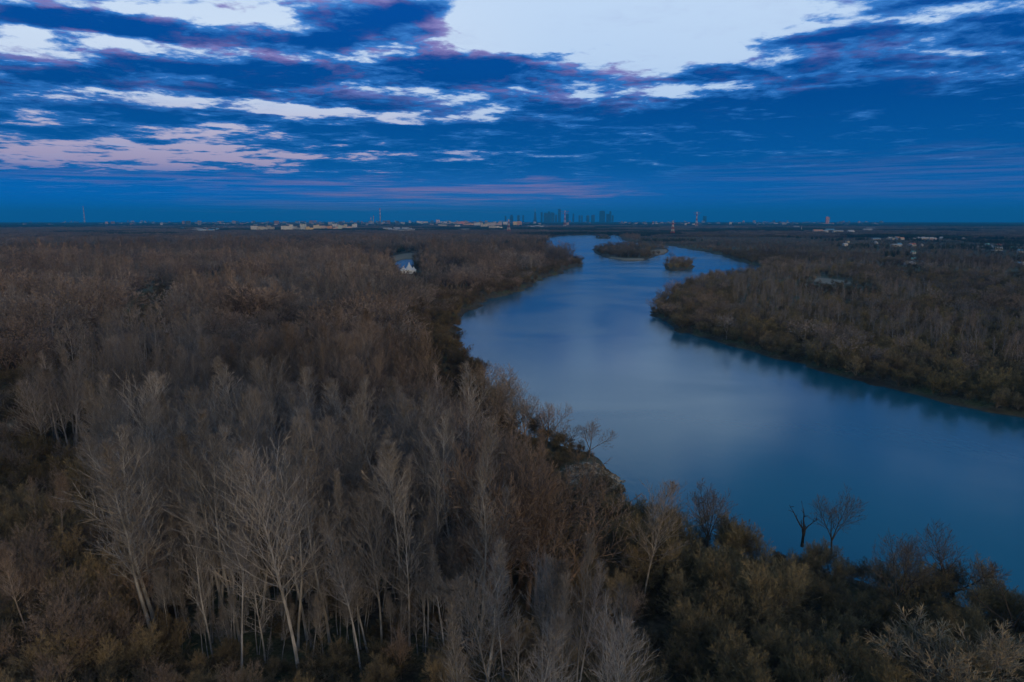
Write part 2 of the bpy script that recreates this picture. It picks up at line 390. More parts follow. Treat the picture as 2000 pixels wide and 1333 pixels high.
# the half of the sky behind the viewpoint and overhead: the low sun's glow
ns = nt.node('ShaderNodeTexSky', sky_type='NISHITA'); ns.sun_disc = False
ns.sun_elevation = SUN_EL; ns.sun_rotation = SUN_AZ; ns.air_density = 1.2; ns.dust_density = 2.0
back = nt.mix(1.0, nt.vec('MULTIPLY', ns.outputs[0], (.212, .240, .292)), (1, 1, 1), 'MULTIPLY')
over = nt.step(eld, 30, 62)
behind = nt.step(dy, .15, -.45)
bmask = nt.math('MAXIMUM', behind, over)
sky = nt.mix(bmask, sky, back)
nt.put(bg.inputs['Color'], sky); bg.inputs['Strength'].default_value = 1.0
W.cycles.sampling_method = 'MANUAL'; W.cycles.sample_map_resolution = 1024

sl = bpy.data.lights.new('sun', 'SUN'); sl.energy = .15; sl.angle = R(14); sl.color = (1.0, .88, .78)
so = link(bpy.data.objects.new('sun', sl))
sd = Vector((math.sin(SUN_AZ) * math.cos(R(9)), math.cos(SUN_AZ) * math.cos(R(9)), math.sin(R(9))))
so.rotation_euler = sd.to_track_quat('Z', 'Y').to_euler(); so.location = sd * 200 + Vector((0, 0, 100))

# ------------------------------------------------------------------ haze
hm = bpy.data.materials.new('haze'); hm.use_nodes = True
ht = NT(hm.node_tree); ht.n.remove(ht.n['Principled BSDF'])
pv = ht.node('ShaderNodeVolumePrincipled'); pv.inputs['Density'].default_value = 8.5e-5
pv.inputs['Color'].default_value = (.02, .46, 1.0, 1); pv.inputs['Anisotropy'].default_value = 0.0
ht.l.new(pv.outputs[0], ht.n['Material Output'].inputs['Volume'])
hb = MB(); hb.box(0, 0, -6, 46000, 46000, 340)
hz = hb.obj('haze', [hm]); tag(hz, 'thin blue evening air over the whole plain', 'haze', kind='stuff')

# ------------------------------------------------------------------ trees: one growth routine, several habits
def rnd(a, b): return random.uniform(a, b)
def tilt(d, ang, azi):
    d = d.normalized(); a = d.orthogonal().normalized(); b = d.cross(a)
    s = a * math.cos(azi) + b * math.sin(azi)
    return (d * math.cos(ang) + s * math.sin(ang)).normalized()
def tube(B, pts, rads, n, m):
    k = len(B.v); last = len(pts) - 1
    for i, (p, r) in enumerate(zip(pts, rads)):
        d = (pts[min(i + 1, last)] - pts[max(i - 1, 0)]).normalized()
        a = Vector((1, 0, 0)) if abs(d.x) < .8 else Vector((0, 1, 0))
        a = (a - d * a.dot(d)).normalized(); b = d.cross(a)
        for j in range(n):
            t = 2 * math.pi * j / n; B.v.append(tuple(p + a * (r * math.cos(t)) + b * (r * math.sin(t))))
    for i in range(last):
        for j in range(n):
            B.f.append((k + i*n + j, k + i*n + (j+1) % n, k + (i+1)*n + (j+1) % n, k + (i+1)*n + j)); B.m.append(m)
def blade(B, p, d, L, w, m):
    a = tilt(d, math.pi / 2, rnd(0, 6.28)) * w * .5
    mid = p + d * (L * .55) + Vector((0, 0, L * .05)); q = p + tilt(d, rnd(0, .3), rnd(0, 6.28)) * L
    k = len(B.v); B.v += [tuple(p - a * .8), tuple(p + a * .8), tuple(mid + a * .6), tuple(q), tuple(mid - a * .6)]
    B.f += [(k, k+1, k+2, k+3, k+4)]; B.m.append(m)
def path(p, d, L, n, wig, up):
    pts = [p.copy()]
    for i in range(n):
        d = tilt(d, rnd(0, wig), rnd(0, 6.28)); d = (d + Vector((0, 0, up / n))).normalized()
        p = p + d * (L / n); pts.append(p.copy())
    return pts
def along(pts, t):
    x = t * (len(pts) - 1); i = min(int(x), len(pts) - 2); f = x - i
    return pts[i].lerp(pts[i+1], f), (pts[i+1] - pts[i]).normalized()
def sprout(B, pts, r0, lvl, cfg):
    """children of a limb, level by level; the last level is twigs"""
    c = cfg[lvl]; L0 = sum((pts[i+1] - pts[i]).length for i in range(len(pts) - 1))
    n = c['n']; az0 = rnd(0, 6.28)
    for k in range(n):
        t = c['t0'] + (1 - c['t0']) * ((k + rnd(.1, .9)) / n)
        p, d = along(pts, min(t, .999))
        u = (t - c['t0']) / (1 - c['t0'])
        ang = R(c['a'][0] + (c['a'][1] - c['a'][0]) * u) * rnd(.75, 1.25)
        cd_ = tilt(d, ang, az0 + k * 2.4 + rnd(-.4, .4))
        L = c['L'](u, L0) * rnd(.7, 1.2)
        if c.get('twig'):
            blade(B, p, cd_, L, c['w'] * rnd(.7, 1.2), 1)
        else:
            q = path(p, cd_, L, c['seg'], c['wig'], c['up'])
            r = min(r0 * (1 - t * .75) * c['r'], L * .03 + .012)
            tube(B, q, [max(r * (1 - i / c['seg'] * .85), c.get('rmin', .012)) for i in range(c['seg'] + 1)], c['side'], 0)
            sprout(B, q, r, lvl + 1, cfg)
            blade(B, q[-1], (q[-1] - q[-2]).normalized(), L * .15 + .5, cfg[-1]['w'], 1)

def make_poplar(Ht, seed, lod=0, spread=1.0, t0=.3, lean=.03):
    random.seed(seed); T, B = MB(), MB()
    k = (1, .55, .3)[lod]; tw = (.030, .10, .28)[lod]
    d = Vector((rnd(-lean, lean), rnd(-lean, lean), 1)).normalized()
    tr = path(Vector((0, 0, -.4)), d, Ht, 12 if lod < 2 else 4, .075, .12)
    r0 = Ht * .0068
    tube(T, tr, [max(r0 * (1 - i / (len(tr) - 1)) ** .85, .03) * (1.35 if i == 0 else 1) for i in range(len(tr))], 6 if lod == 0 else 3, 0)
    cfg = [dict(n=int(random.choice((26, 34, 44)) * k), t0=t0, a=(42, 16), L=lambda u, L0: L0 * spread * (.25 * (1 - u) ** .75 * rnd(.55, 1.25) + .045), seg=4, wig=.17, up=.40, r=.36, side=3, rmin=.016),
           dict(n=int(8 * k + 1), t0=.18, a=(40, 26), L=lambda u, L0: L0 * (.46 - .2 * u), seg=2, wig=.14, up=.3, r=.55, side=3, rmin=.014),
           dict(n=(6, 6, 4)[lod], t0=.1, a=(34, 18), L=lambda u, L0: max(L0 * .45, .8), twig=1, w=tw)]
    if lod == 2: cfg = [dict(cfg[0], seg=2, rmin=.06), dict(n=9, t0=.1, a=(38, 24), L=lambda u, L0: L0 * .5 + .4, twig=1, w=tw)]
    sprout(B, tr, r0, 0, cfg)
    return T, B
def make_broad(Ht, seed, lod=0, fork=.28, wide=1.0):
    random.seed(seed); T, B = MB(), MB()
    k = (1, .6, .5)[lod]; tw = (.05, .17, .32)[lod]
    d = Vector((rnd(-.1, .1), rnd(-.1, .1), 1)).normalized()
    L1 = Ht * fork; tr = path(Vector((0, 0, -.4)), d, L1, 4, .08, .1); r0 = Ht * .018
    tube(T, tr, [r0 * (1.3 if i == 0 else 1 - i * .07) for i in range(5)], 7 if lod == 0 else 4, 0)
    cfg = [dict(n=int(10 * k) + 1, t0=.25, a=(44, 24), L=lambda u, L0: L0 * (.58 - .26 * u), seg=4, wig=.2, up=.3, r=.5, side=3, rmin=.02),
           dict(n=int(8 * k), t0=.2, a=(48, 28), L=lambda u, L0: L0 * (.52 - .2 * u), seg=3, wig=.2, up=.22, r=.5, side=3, rmin=.014),
           dict(n=(8, 6, 5)[lod], t0=.1, a=(46, 24), L=lambda u, L0: max(L0 * .42, .7), twig=1, w=tw)]
    if lod == 2: cfg = [dict(cfg[0], n=5, seg=2, rmin=.06), dict(n=12, t0=.1, a=(46, 24), L=lambda u, L0: L0 * .42 + .4, twig=1, w=tw)]
    nl = random.choice((3, 4, 5)); a0 = rnd(0, 6.28)
    for i in range(nl):
        t = 1 - .28 * (i / nl); p, dd = along(tr, min(t, .999))
        q = path(p, tilt(dd, R(rnd(16, 42)) * wide, a0 + i * 6.28 / nl + rnd(-.4, .4)), Ht * rnd(.52, .72), 6 if lod < 2 else 3, .14, .35)
        r = r0 * rnd(.5, .68); n = len(q) - 1
        tube(B, q, [max(r * (1 - j / n) ** .8, .03) for j in range(n + 1)], 5 if lod == 0 else 3, 2)
        sprout(B, q, r, 0, cfg)
    return T, B
def make_willow(Ht, seed, lod=0, stems=9, open_=38):
    random.seed(seed); T, B = MB(), MB()
    k = (1, .6, .5)[lod]; tw = (.05, .13, .32)[lod]
    cfg = [dict(n=int(11 * k) + 1, t0=.18, a=(46, 26), L=lambda u, L0: L0 * (.5 - .25 * u), seg=3, wig=.2, up=.25, r=.55, side=3, rmin=.014),
           dict(n=int(6 * k) + 1, t0=.15, a=(46, 26), L=lambda u, L0: L0 * (.5 - .2 * u), seg=2, wig=.2, up=.2, r=.5, side=3, rmin=.012),
           dict(n=(7, 6, 5)[lod], t0=.1, a=(46, 24), L=lambda u, L0: max(L0 * .5, .55), twig=1, w=tw)]
    if lod == 2: cfg = [dict(n=14, t0=.15, a=(46, 24), L=lambda u, L0: L0 * .3 + .4, twig=1, w=tw)]
    a0 = rnd(0, 6.28); ns = stems if lod < 2 else max(5, stems // 2 + 2)
    for i in range(ns):
        q = path(Vector((rnd(-.35, .35), rnd(-.35, .35), -.3)), tilt(Vector((0, 0, 1)), R(rnd(6, open_)), a0 + i * 2.4), Ht * rnd(.6, .98), 5 if lod < 2 else 2, .14, .25)
        r = Ht * .0085 * rnd(.7, 1.3); n = len(q) - 1
        tube(T, q, [max(r * (1 - j / n), .02) for j in range(n + 1)], 4 if lod == 0 else 3, 0)
        sprout(B, q, r, 0, cfg)
    return T, B
def make_pine(Ht, seed, lod=1):
    random.seed(seed); T, B = MB(), MB()
    T.bar((0, 0, -.3), (0, 0, Ht), Ht * .014, .03, 5)
    n = 90 if lod == 1 else 40
    for i in range(n):
        t = (i + .5) / n; z = Ht * (.3 + .7 * t); rr = Ht * .17 * (1 - t) ** .7 + .3
        for j in range(5):
            a = rnd(0, 6.28); d = Vector((math.cos(a), math.sin(a), rnd(-.1, .5))).normalized(); q = d * rr * rnd(.3, 1)
            blade(B, Vector((q.x, q.y, z + q.z)), tilt(d, rnd(0, .8), rnd(0, 6.28)), rr * .5, rr * .32, 1)
    return T, B
HABIT = {}
def habit(kind, i, T, B, lod, mats):
    """keeps a trunk mesh and a crown mesh (for single trees) and a joined mesh (for the massed wood)"""
    bark, twig = M[mats[0]], M[mats[1]]
    J = MB(); J.v = T.v + B.v; k = len(T.v)
    J.f = T.f + [tuple(x + k for x in q) for q in B.f]; J.m = [0] * len(T.f) + [1 if x == 1 else 0 for x in B.m]
    HABIT.setdefault((kind, lod), []).append((T.mesh('trunk', [bark]), B.mesh('crown', [bark, twig, bark]) if lod == 0 else None, J.mesh('massed_tree', [bark, twig])))
PB, BB, WB, KB = ('bark_pale', 'twig'), ('bark_dark', 'twig'), ('bark_dark', 'twig_bush'), ('bark_dark', 'needles')
for lod in (0, 1, 2):
    for i in range((10, 5, 4)[lod]):
        habit('poplar', i, *make_poplar(26, 100 + i + lod * 10, lod, spread=(.85, .5, 1.35, .62, .95, .42, .55, .72, .46, .66)[i], t0=(.34, .45, .38, .42, .3, .48, .52, .2, .35, .6)[i], lean=(.04, .03, .05, .08, .06, .03, .12, .1, .05, .04)[i]), lod, PB)
    for i in range((4, 3, 3)[lod]):
        habit('broad', i, *make_broad(18, 200 + i + lod * 10, lod, fork=(.26, .34, .2, .3)[i], wide=(1, .8, 1.2, 1)[i]), lod, BB)
    for i in range((4, 3, 3)[lod]):
        habit('willow', i, *make_willow(8.5, 300 + i + lod * 10, lod, stems=(9, 7, 11, 8)[i], open_=(38, 48, 32, 55)[i]), lod, WB)
    for i in range(2):
        habit('pine', i, *make_pine(17, 400 + i, max(lod, 1)), lod, KB)

# massed patches for the far plain: a dozen thin trees grown together
def make_patch(seed, kind):
    random.seed(seed); J = MB(); mats = {'poplar': PB, 'broad': BB, 'willow': WB, 'pine': KB}[kind]
    for _ in range(14 if kind != 'willow' else 18):
        me = random.choice(HABIT[(kind, 2)])[2]; a = rnd(0, 6.28); s = rnd(.75, 1.2); x, y = rnd(-14, 14), rnd(-14, 14); c, sn = math.cos(a) * s, math.sin(a) * s
        k = len(J.v); J.v += [(v.co.x * c - v.co.y * sn + x, v.co.x * sn + v.co.y * c + y, v.co.z * s) for v in me.vertices]
        J.f += [tuple(i + k for i in p.vertices) for p in me.polygons]; J.m += [p.material_index for p in me.polygons]
    HABIT.setdefault((kind, 3), []).append((None, None, J.mesh('massed_tree', [M[mats[0]], M[mats[1]]])))
for kind in ('poplar', 'broad', 'willow', 'pine'):
    for i in range(2): make_patch(500 + i + 10 * len(kind), kind)

# ------------------------------------------------------------------ where each kind grows
def inpoly(p, P):
    x, y = p; c = False
    for i in range(len(P)):
        (ax, ay), (bx, by) = P[i], P[i - 1]
        if (ay > y) != (by > y) and x < (bx - ax) * (y - ay) / (by - ay) + ax: c = not c
    return c
Z_GREY = [(195, 850), (420, 812), (640, 800), (900, 830), (955, 900), (945, 1015), (600, 1030), (300, 1030), (225, 960)]   # rows of tree tops
Z_CLUMP = [(925, 1065), (1060, 1060), (1205, 1095), (1245, 1250), (880, 1250)]
Z_ASPEN = [(40, 690), (120, 640), (240, 610), (400, 650), (400, 740), (60, 770)]
Z_SHRUB = [(-900, 745), (200, 765), (215, 850), (215, 960), (240, 1110), (290, 1333), (120, 3000), (-3000, 3000)]
Z_NEARBANK = [(1010, 1030), (930, 960), (900, 860), (830, 740), (800, 640), (900, 600), (1300, 960), (3000, 1200), (5000, 5000), (1400, 3000), (1270, 1333), (1100, 1150)]
# dips in the canopy: low scrub only
Z_LOW = [blob_px([(1560, 560, 0), (1690, 560, 0), (1740, 600, 0), (1540, 592, 0)]), blob_px([(215, 700, 0), (232, 610, 0), (290, 580, 0), (360, 575, 0), (360, 600, 0), (320, 690, 0)]), blob_px([(960, 850, 1), (1085, 860, 1), (1190, 880, 1), (1215, 960, 1), (1190, 1040, 1), (1000, 1020, 1), (940, 920, 1)]), blob_px([(50, 775, 0), (410, 768, 0), (400, 842, 0), (60, 850, 0)]), blob_px([(740, 760, 5), (780, 690, 5), (900, 700, 5), (960, 780, 5), (930, 840, 5), (800, 860, 5)]), blob_px([(980, 890, 3), (1180, 890, 2), (1210, 960, 2), (1060, 980, 3)]),
         blob_px([(180, 770, 4), (260, 770, 4), (260, 830, 4), (190, 830, 4)]), blob_px([(1230, 1160, 4), (1330, 1150, 4), (1330, 1290, 4), (1240, 1290, 4)])]
TOWN = []   # (x, y, reach) clearings round buildings, filled below before planting
CLEAR_RAYS = []  # (azimuth, half angle, near, far): gardens and meadows in front of houses

# ------------------------------------------------------------------ buildings
def facade(name, fl=2.9, bay=3.2, glass=(.03, .04, .055), wu=(.28, .72), wv=(.34, .8)):
    m, nt, b = new_mat(name)
    at = nt.node('ShaderNodeAttribute', attribute_type='INSTANCER', attribute_name='tint')
    tc = nt.node('ShaderNodeTexCoord'); sp = nt.node('ShaderNodeSeparateXYZ'); nt.put(sp.inputs[0], tc.outputs['Object'])
    sn = nt.node('ShaderNodeSeparateXYZ'); nt.put(sn.inputs[0], tc.outputs['Normal'])
    u = nt.math('FRACT', nt.math('DIVIDE', nt.math('ADD', sp.outputs[0], sp.outputs[1]), bay))
    v = nt.math('FRACT', nt.math('DIVIDE', sp.outputs[2], fl))
    def inside(q, lo, hi): return nt.math('MULTIPLY', nt.math('GREATER_THAN', q, lo), nt.math('LESS_THAN', q, hi))
    w = nt.math('MULTIPLY', nt.math('MULTIPLY', inside(u, *wu), inside(v, *wv)), nt.math('LESS_THAN', nt.math('ABSOLUTE', sn.outputs[2]), .5))
    nt.put(b.inputs['Base Color'], nt.mix(w, at.outputs['Color'], glass))
    nt.put(b.inputs['Roughness'], nt.math('MULTIPLY_ADD', w, -.6, .8))
    return m
M['panel'] = facade('panel_facade'); M['glass_tower'] = facade('tower_facade', 4.0, 3.0, (.02, .03, .045), (.1, .9), (.15, .9))
for n_ in M['glass_tower'].node_tree.nodes:
    if n_.type == 'BSDF_PRINCIPLED': n_.inputs['Specular IOR Level'].default_value = .04
M['house_wall'] = facade('house_wall', 2.8, 3.4, wu=(.35, .65), wv=(.3, .75))
def tint_plain(name, rough=.7):
    m, nt, b = new_mat(name)
    at = nt.node('ShaderNodeAttribute', attribute_type='INSTANCER', attribute_name='tint')
    tc = nt.node('ShaderNodeTexCoord'); n = nt.noise(tc.outputs['Object'], .6, 3)
    nt.put(b.inputs['Base Color'], nt.mix(1.0, at.outputs['Color'], nt.mix(n.outputs[0], (.8, .8, .8), (1, 1, 1)), 'MULTIPLY')); b.inputs['Roughness'].default_value = rough
    return m
M['roof'] = tint_plain('roof_sheet', .55); M['roof_dark'] = plain('roof_felt', (.08, .085, .095)); M['red'] = plain('red_paint', (.34, .08, .07)); M['white'] = plain('white_paint', (.55, .55, .56))
M['steel'] = plain('grey_steel', (.3, .31, .33), .5); M['concrete'] = plain('concrete', (.36, .35, .34))
def zg(x, y): return float(ground_z(np.array([[x, y]], float), np.array([-50.0]))[0])
def gpx(px, d): return ((px - 1000) / F * (d * CP + (H - 2) * SP), d)
ORD = 'first second third fourth fifth sixth seventh eighth ninth tenth eleventh twelfth thirteenth fourteenth fifteenth sixteenth seventeenth eighteenth nineteenth twentieth'.split()
TENS = {20: 'twenty', 30: 'thirty', 40: 'forty', 50: 'fifty', 60: 'sixty', 70: 'seventy', 80: 'eighty', 90: 'ninety'}
def ordinal(i):      # 0-based
    if i < 20: return ORD[i]
    t, u = divmod(i + 1, 10)
    return TENS[t * 10] + '-' + ORD[u - 1] if u else TENS[t * 10][:-1] + 'ieth'
def place(o, x, y, z=None, rot=0.0):
    o.location = (x, y, zg(x, y) - .05 if z is None else z); o.rotation_euler = (0, 0, rot)

# white and pastel apartment blocks at the far edge of the wood: column from-to, top row, base row, colour
def block(x0, x1, ytop, ybase, tint, label, group, steps=3, rot=0.0, deep=13, seed=0):
    random.seed(seed + int(x0 * 7)); X, Y, Z = ray(1000, ybase); d = (2 - H) * Y / Z
    pc = (x0 + x1) / 2; x, y = gpx(pc, d); w = (x1 - x0) * d / F; top = z_at(ytop - 1.0, d) - 2
    mb = MB(); n = steps; cw = w / n
    for i in range(n):
        h = max(6, top * (1 if i == seed % n else rnd(.74, .98))); h = round(h / 2.9) * 2.9 + .6
        mb.box(-w / 2 + cw * (i + .5), rnd(-1.5, 1.5), 0, cw - .01, deep, h, 0)
        mb.box(-w / 2 + cw * (i + .5), 0, h, cw * .3, deep * .4, 2.6, 1)
        mb.box(-w / 2 + cw * (i + .5), rnd(-1, 1), h, cw * .86, deep * .82, .5, 1)
    o = mb.obj('apartment_block', [M['panel'], M['roof_dark']]); place(o, x, y, rot=rot); o['tint'] = tint
    tag(o, label, 'apartment block', group); TOWN.append((x, y, w * .6 + 8)); return o
WHT, CRM, PNK, ORG, GRY, YEL, BLU = (.78, .78, .78), (.66, .60, .46), (.66, .50, .46), (.70, .38, .20), (.48, .48, .47), (.70, .56, .28), (.45, .56, .66)
E1 = 'pale apartment estate behind the western wood'; E2 = 'coloured housing estate before the skyline'
for k, a in enumerate([
    (491, 504, 443, 453, WHT, 'brightest white narrow slab block at the western end of the pale estate', 1), (504.5, 522, 444, 453, GRY, 'long grey-white slab beside the brightest white block', 3),
    (522.5, 536, 442.5, 452, (.40, .38, .36), 'grey-brown slab block before the gap in the pale estate', 2), (550, 573, 441, 453, WHT, 'broad white block in four sections just past the estate gap', 4),
    (574, 587, 444, 452.5, GRY, 'low grey block wedged between the broad white and the cream block', 2), (588, 598, 439.5, 453, (.62, .68, .70), 'tall bluish white block beside the cream block', 2),
    (598.5, 612, 444, 453, YEL, 'cream yellow front block in the middle of the pale estate', 2), (613, 629, 440.5, 450, CRM, 'cream block with stepped roof following the yellow block', 3),
    (629.5, 639, 442.5, 450, PNK, 'salmon pink block west of the orange block', 2), (639.5, 649, 443, 450, ORG, 'small orange block in the pale estate', 2),
    (650, 659, 439, 446, WHT, 'white block standing high behind the orange one', 1), (651, 660, 444, 451, PNK, 'pinkish block in front of the high white block', 2), (660.5, 668, 441, 450.5, (.55, .66, .62), 'greenish white block east of the high white block', 2),
    (668.5, 678, 440, 449, CRM, 'cream block with rooftop hut near the estate end', 2), (678.5, 688, 444, 449.5, PNK, 'pale pink low block near the eastern end of the estate', 2),
    (688.5, 697, 438.5, 448, WHT, 'white block closing the eastern end of the pale estate', 2), (586, 596, 438.8, 444, GRY, 'grey roofline block half hidden behind the bluish block', 2)]):
    block(*a[:6], E1, a[6], rot=R((-18, 12, 8, -12, 6)[k % 5]), seed=k)
for k, a in enumerate([
    (814, 825, 433.5, 438.5, WHT, 'white block at the western end of the coloured estate', 2), (825.5, 836, 434, 438.5, CRM, 'cream block next to the westernmost white block', 2),
    (852, 859, 431, 439, (.66, .56, .62), 'tall pinkish tower block rising over the coloured estate', 1), (860, 873, 434, 439.5, WHT, 'long white block east of the pinkish tower', 3), (873.5, 887, 433.5, 439, GRY, 'grey block between long white and bright orange blocks', 2),
    (888, 899, 434.5, 440.5, ORG, 'bright orange block, westernmost of the orange three', 2), (899.5, 908, 434, 440, (.72, .30, .18), 'deep orange-red block amid the orange three', 2), (908.5, 915, 434.2, 440, ORG, 'orange corner block, easternmost of the orange three', 1),
    (905, 925, 438, 442.5, (.72, .42, .25), 'low orange terrace in front of the orange blocks', 3), (889, 899, 441, 446, WHT, 'low white block below the orange blocks', 2), (856, 872, 440, 444, GRY, 'low grey block below the pinkish tower', 2),
    (926, 938, 436, 443, WHT, 'white block east of the orange terrace', 2), (938.5, 951, 437, 446, GRY, 'grey stepped block in the thick of the estate', 3), (951.5, 966, 436, 444, (.56, .52, .56), 'lilac grey block behind the steel pylon', 2),
    (955, 968, 443, 449, GRY, 'grey block lowest of the dense estate cluster', 2), (966.5, 980, 435.5, 443, PNK, 'pink block just west of the steel pylon', 2), (968.5, 981, 443.5, 448.5, WHT, 'white block beside the foot of the pylon', 2),
    (983, 991, 435, 441.5, WHT, 'white block right behind the steel pylon', 1), (1002, 1010, 434.5, 442.5, YEL, 'orange-yellow block with its darker neighbour, east of the pylon', 1), (1010.5, 1018.5, 434, 442.5, ORG, 'amber block closing the coloured estate to the east', 1)]):
    block(*a[:6], E2, a[6], rot=R((14, -10, 6, -20)[k % 4]), seed=k + 30, deep=14)

# skyline
def tower(parts, px0, px1, ytop, d, label, tint, roof=None, spire=0, taper=1.0, slant=0, group='skyscrapers on the horizon'):
    x, y = gpx((px0 + px1) / 2, d); w = (px1 - px0) * d / F; h = z_at(ytop, d) - 2
    mb = MB(); z = 0
    for fw, fh in parts:
        mb.box(0, 0, z, w * fw, w * min(fw, .7) if fw > .5 else w * fw, h * fh, 0, top=taper); z += h * fh
    if slant: mb.v = [(a, b_, c + (slant * h * a / w if c > h * .8 else 0)) for a, b_, c in mb.v]
    if spire: mb.bar((0, 0, z), (0, 0, z + spire), w * .05, w * .01, 6)
    o = mb.obj('skyscraper', [M['glass_tower']]); place(o, x, y, rot=R((px0 * 7) % 24 - 12)); o['tint'] = tint
    return tag(o, label, 'skyscraper', group)
T1, T2, T3 = (.05, .06, .075), (.09, .10, .115), (.035, .045, .06)
xx, yy = gpx(1045, 12000)
pk = bpy.data.objects.new('stepped_tower', None); link(pk); place(pk, xx, yy); tag(pk, 'stepped stone tower with a long needle spire, westernmost of the high skyline', 'skyscraper', 'skyscrapers on the horizon')
mb = MB(); mb.box(0, 0, 0, 62, 50, 60); mb.box(0, 0, 60, 44, 40, 42); mb.box(0, 0, 102, 34, 34, 62); o = mb.obj('tower_body', [M['glass_tower']], pk); o['tint'] = T2
mb = MB(); mb.box(0, 0, 164, 26, 26, 18); mb.box(0, 0, 182, 18, 18, 14, top=.6); o = mb.obj('tower_crown', [M['glass_tower']], pk); o['tint'] = T2
mb = MB(); mb.bar((0, 0, 196), (0, 0, 262), 4.5, .6, 8); mb.obj('spire', [M['steel']], pk)
for a in [
    ([(1, 1)], 1056, 1059.3, 415, 'slim plain tower just east of the spired tower', T1, 0, 1, 0), ([(1, .92), (.7, .08)], 1062, 1068.6, 416, 'broad dark tower, first of the tight skyline cluster', T1, 0, 1, 0), ([(1, .88), (.6, .12)], 1068.9, 1075, 413.6, 'tower with raised core in the tight skyline cluster', T3, 0, 1, 0),
    ([(1, 1)], 1076, 1082.4, 415.6, 'sloping-roofed tower in the tight skyline cluster', T1, 0, 1, -.06), ([(1, 1)], 1084, 1088, 419.8, 'low tower between the sloping roof and the tallest tower', T2, 0, 1, 0), ([(1, .97), (.8, .03)], 1090, 1094.8, 408.8, 'tallest plain tower of the whole skyline', T3, 0, 1, 0),
    ([(1, 1)], 1105, 1110.6, 418.6, 'squat tower east of the tallest one', T3, 0, 1, 0), ([(1, .9), (.5, .1)], 1118, 1121.2, 417.4, 'thin lone tower halfway across the skyline', T1, 0, 1, 0), ([(1, 1)], 1130, 1133.2, 421, 'small tower, western one of a spaced pair', T1, 0, 1, 0), ([(1, 1)], 1135, 1137.8, 421.4, 'small tower, eastern one of a spaced pair', T2, 0, 1, 0),
    ([(1, .9), (.6, .1)], 1145, 1150.6, 421.2, 'small peaked tower in the low middle of the skyline', T1, 0, .9, 0), ([(1, 1)], 1155, 1161, 420.4, 'low block tower before the rounded one', T2, 0, 1, 0), ([(1, .82), (.94, .1), (.78, .06), (.5, .02)], 1170.4, 1181, 412, 'wide dark round-topped tower in the eastern skyline', T3, 0, 1, 0),
    ([(1, 1)], 1184, 1189.6, 418.2, 'lower half of the stepped eastern twin tower', T3, 0, 1, 0), ([(1, .95), (.7, .05)], 1189.8, 1193.4, 412.8, 'high half of the stepped eastern twin tower', T3, 0, 1, 0), ([(1, 1)], 1194.4, 1198, 421, 'small tower at the eastern end of the skyline', T1, 0, 1, 0),
    ([(1, 1)], 986, 989, 422.4, 'small tower at the western end of the skyline', T1, 0, 1, 0), ([(1, .85), (.6, .15)], 996, 1002.4, 420, 'broad dark tower above the coloured estate', T1, 0, 1, 0), ([(1, 1)], 1010, 1015, 421, 'pale low tower east of the broad dark one', T2, 0, .92, 0), ([(1, 1)], 1020.4, 1023.4, 421, 'slim low tower just west of the spired tower', T1, 0, 1, 0),
    ([(1, 1)], 1373, 1379, 422.6, 'hazy slab tower east of the skyline, alone above the bridge pylon', T3, 0, 1, 0)]:
    tower(a[0], a[1], a[2], a[3], 12000 + (a[1] * 13) % 900, a[4], a[5], spire=a[6], taper=a[7], slant=a[8])
x, y = gpx(1615.5, 8000); mb = MB(); w = 7 * 8000 / F; hh = z_at(424, 8000) - 2
mb.box(-w * .16, 0, 0, w * .68, 20, hh, 0); mb.box(w * .34, 1, 0, w * .3, 18, hh * .96, 1); mb.box(0, 0, hh, w * .3, 8, 4, 1)
o = mb.obj('red_tower_block', [M['panel'], M['concrete']]); place(o, x, y); o['tint'] = (.62, .24, .20); tag(o, 'lone red tower block far off above the eastern forest edge', 'tower block')

# chimneys, mast, pylons
def stack_(px, ytop, d, r, label, bands, name='chimney', low=M['concrete'], frac=.5):
    x, y = gpx(px, d); h = z_at(ytop, d) - 2
    e = bpy.data.objects.new(name, None); link(e); place(e, x, y); tag(e, label, 'chimney' if name == 'chimney' else 'mast')
    mb = MB(); mb.cyl(0, 0, 0, h * frac, r, r * (1 - .35 * frac), 14); mb.obj('shaft', [low], e)
    mb = MB(); n = bands
    for i in range(n):
        z0, z1 = h * (frac + (1 - frac) * i / n), h * (frac + (1 - frac) * (i + 1) / n)
        mb.cyl(0, 0, z0, z1, r * (1 - .35 * z0 / h), r * (1 - .35 * z1 / h), 14, i % 2)
    mb.obj('striped_top', [M['red'], M['white']], e)
stack_(743, 407, 7500, 6.5, 'tall power station chimney with red and white top over the western estate', 5, frac=.55)
for px, yt, lab in ((730, 421, 'low grey chimney just west of the tall striped chimney'), (725, 424, 'lowest of the three power station chimneys')): stack_(px, yt, 7400, 4.5, lab, 3, frac=.7)
mx, my = gpx(166, 10000); hm_ = z_at(403, 10000) - 2
e = bpy.data.objects.new('radio_mast', None); link(e); place(e, mx, my); tag(e, 'red and white banded radio mast alone on the western horizon', 'mast')
for i in range(9):
    mb = MB(); z0, z1 = hm_ * i / 9, hm_ * (i + 1) / 9; w0, w1 = 7 - .62 * i, 7 - .62 * (i + 1)
    for a, b_ in ((-1, -1), (1, -1), (1, 1), (-1, 1)):
        mb.bar((a * w0, b_ * w0, z0), (a * w1, b_ * w1, z1), 1.3, 1.1, 4)
        mb.bar((a * w0, b_ * w0, z0), (-b_ * w1, a * w1, z1), .9, .9, 4); mb.bar((a * w1, b_ * w1, z1), (-b_ * w1, a * w1, z1), .9, .9, 4)
    mb.obj('mast_section', [M['red'] if i % 2 == 0 else M['white']], e)
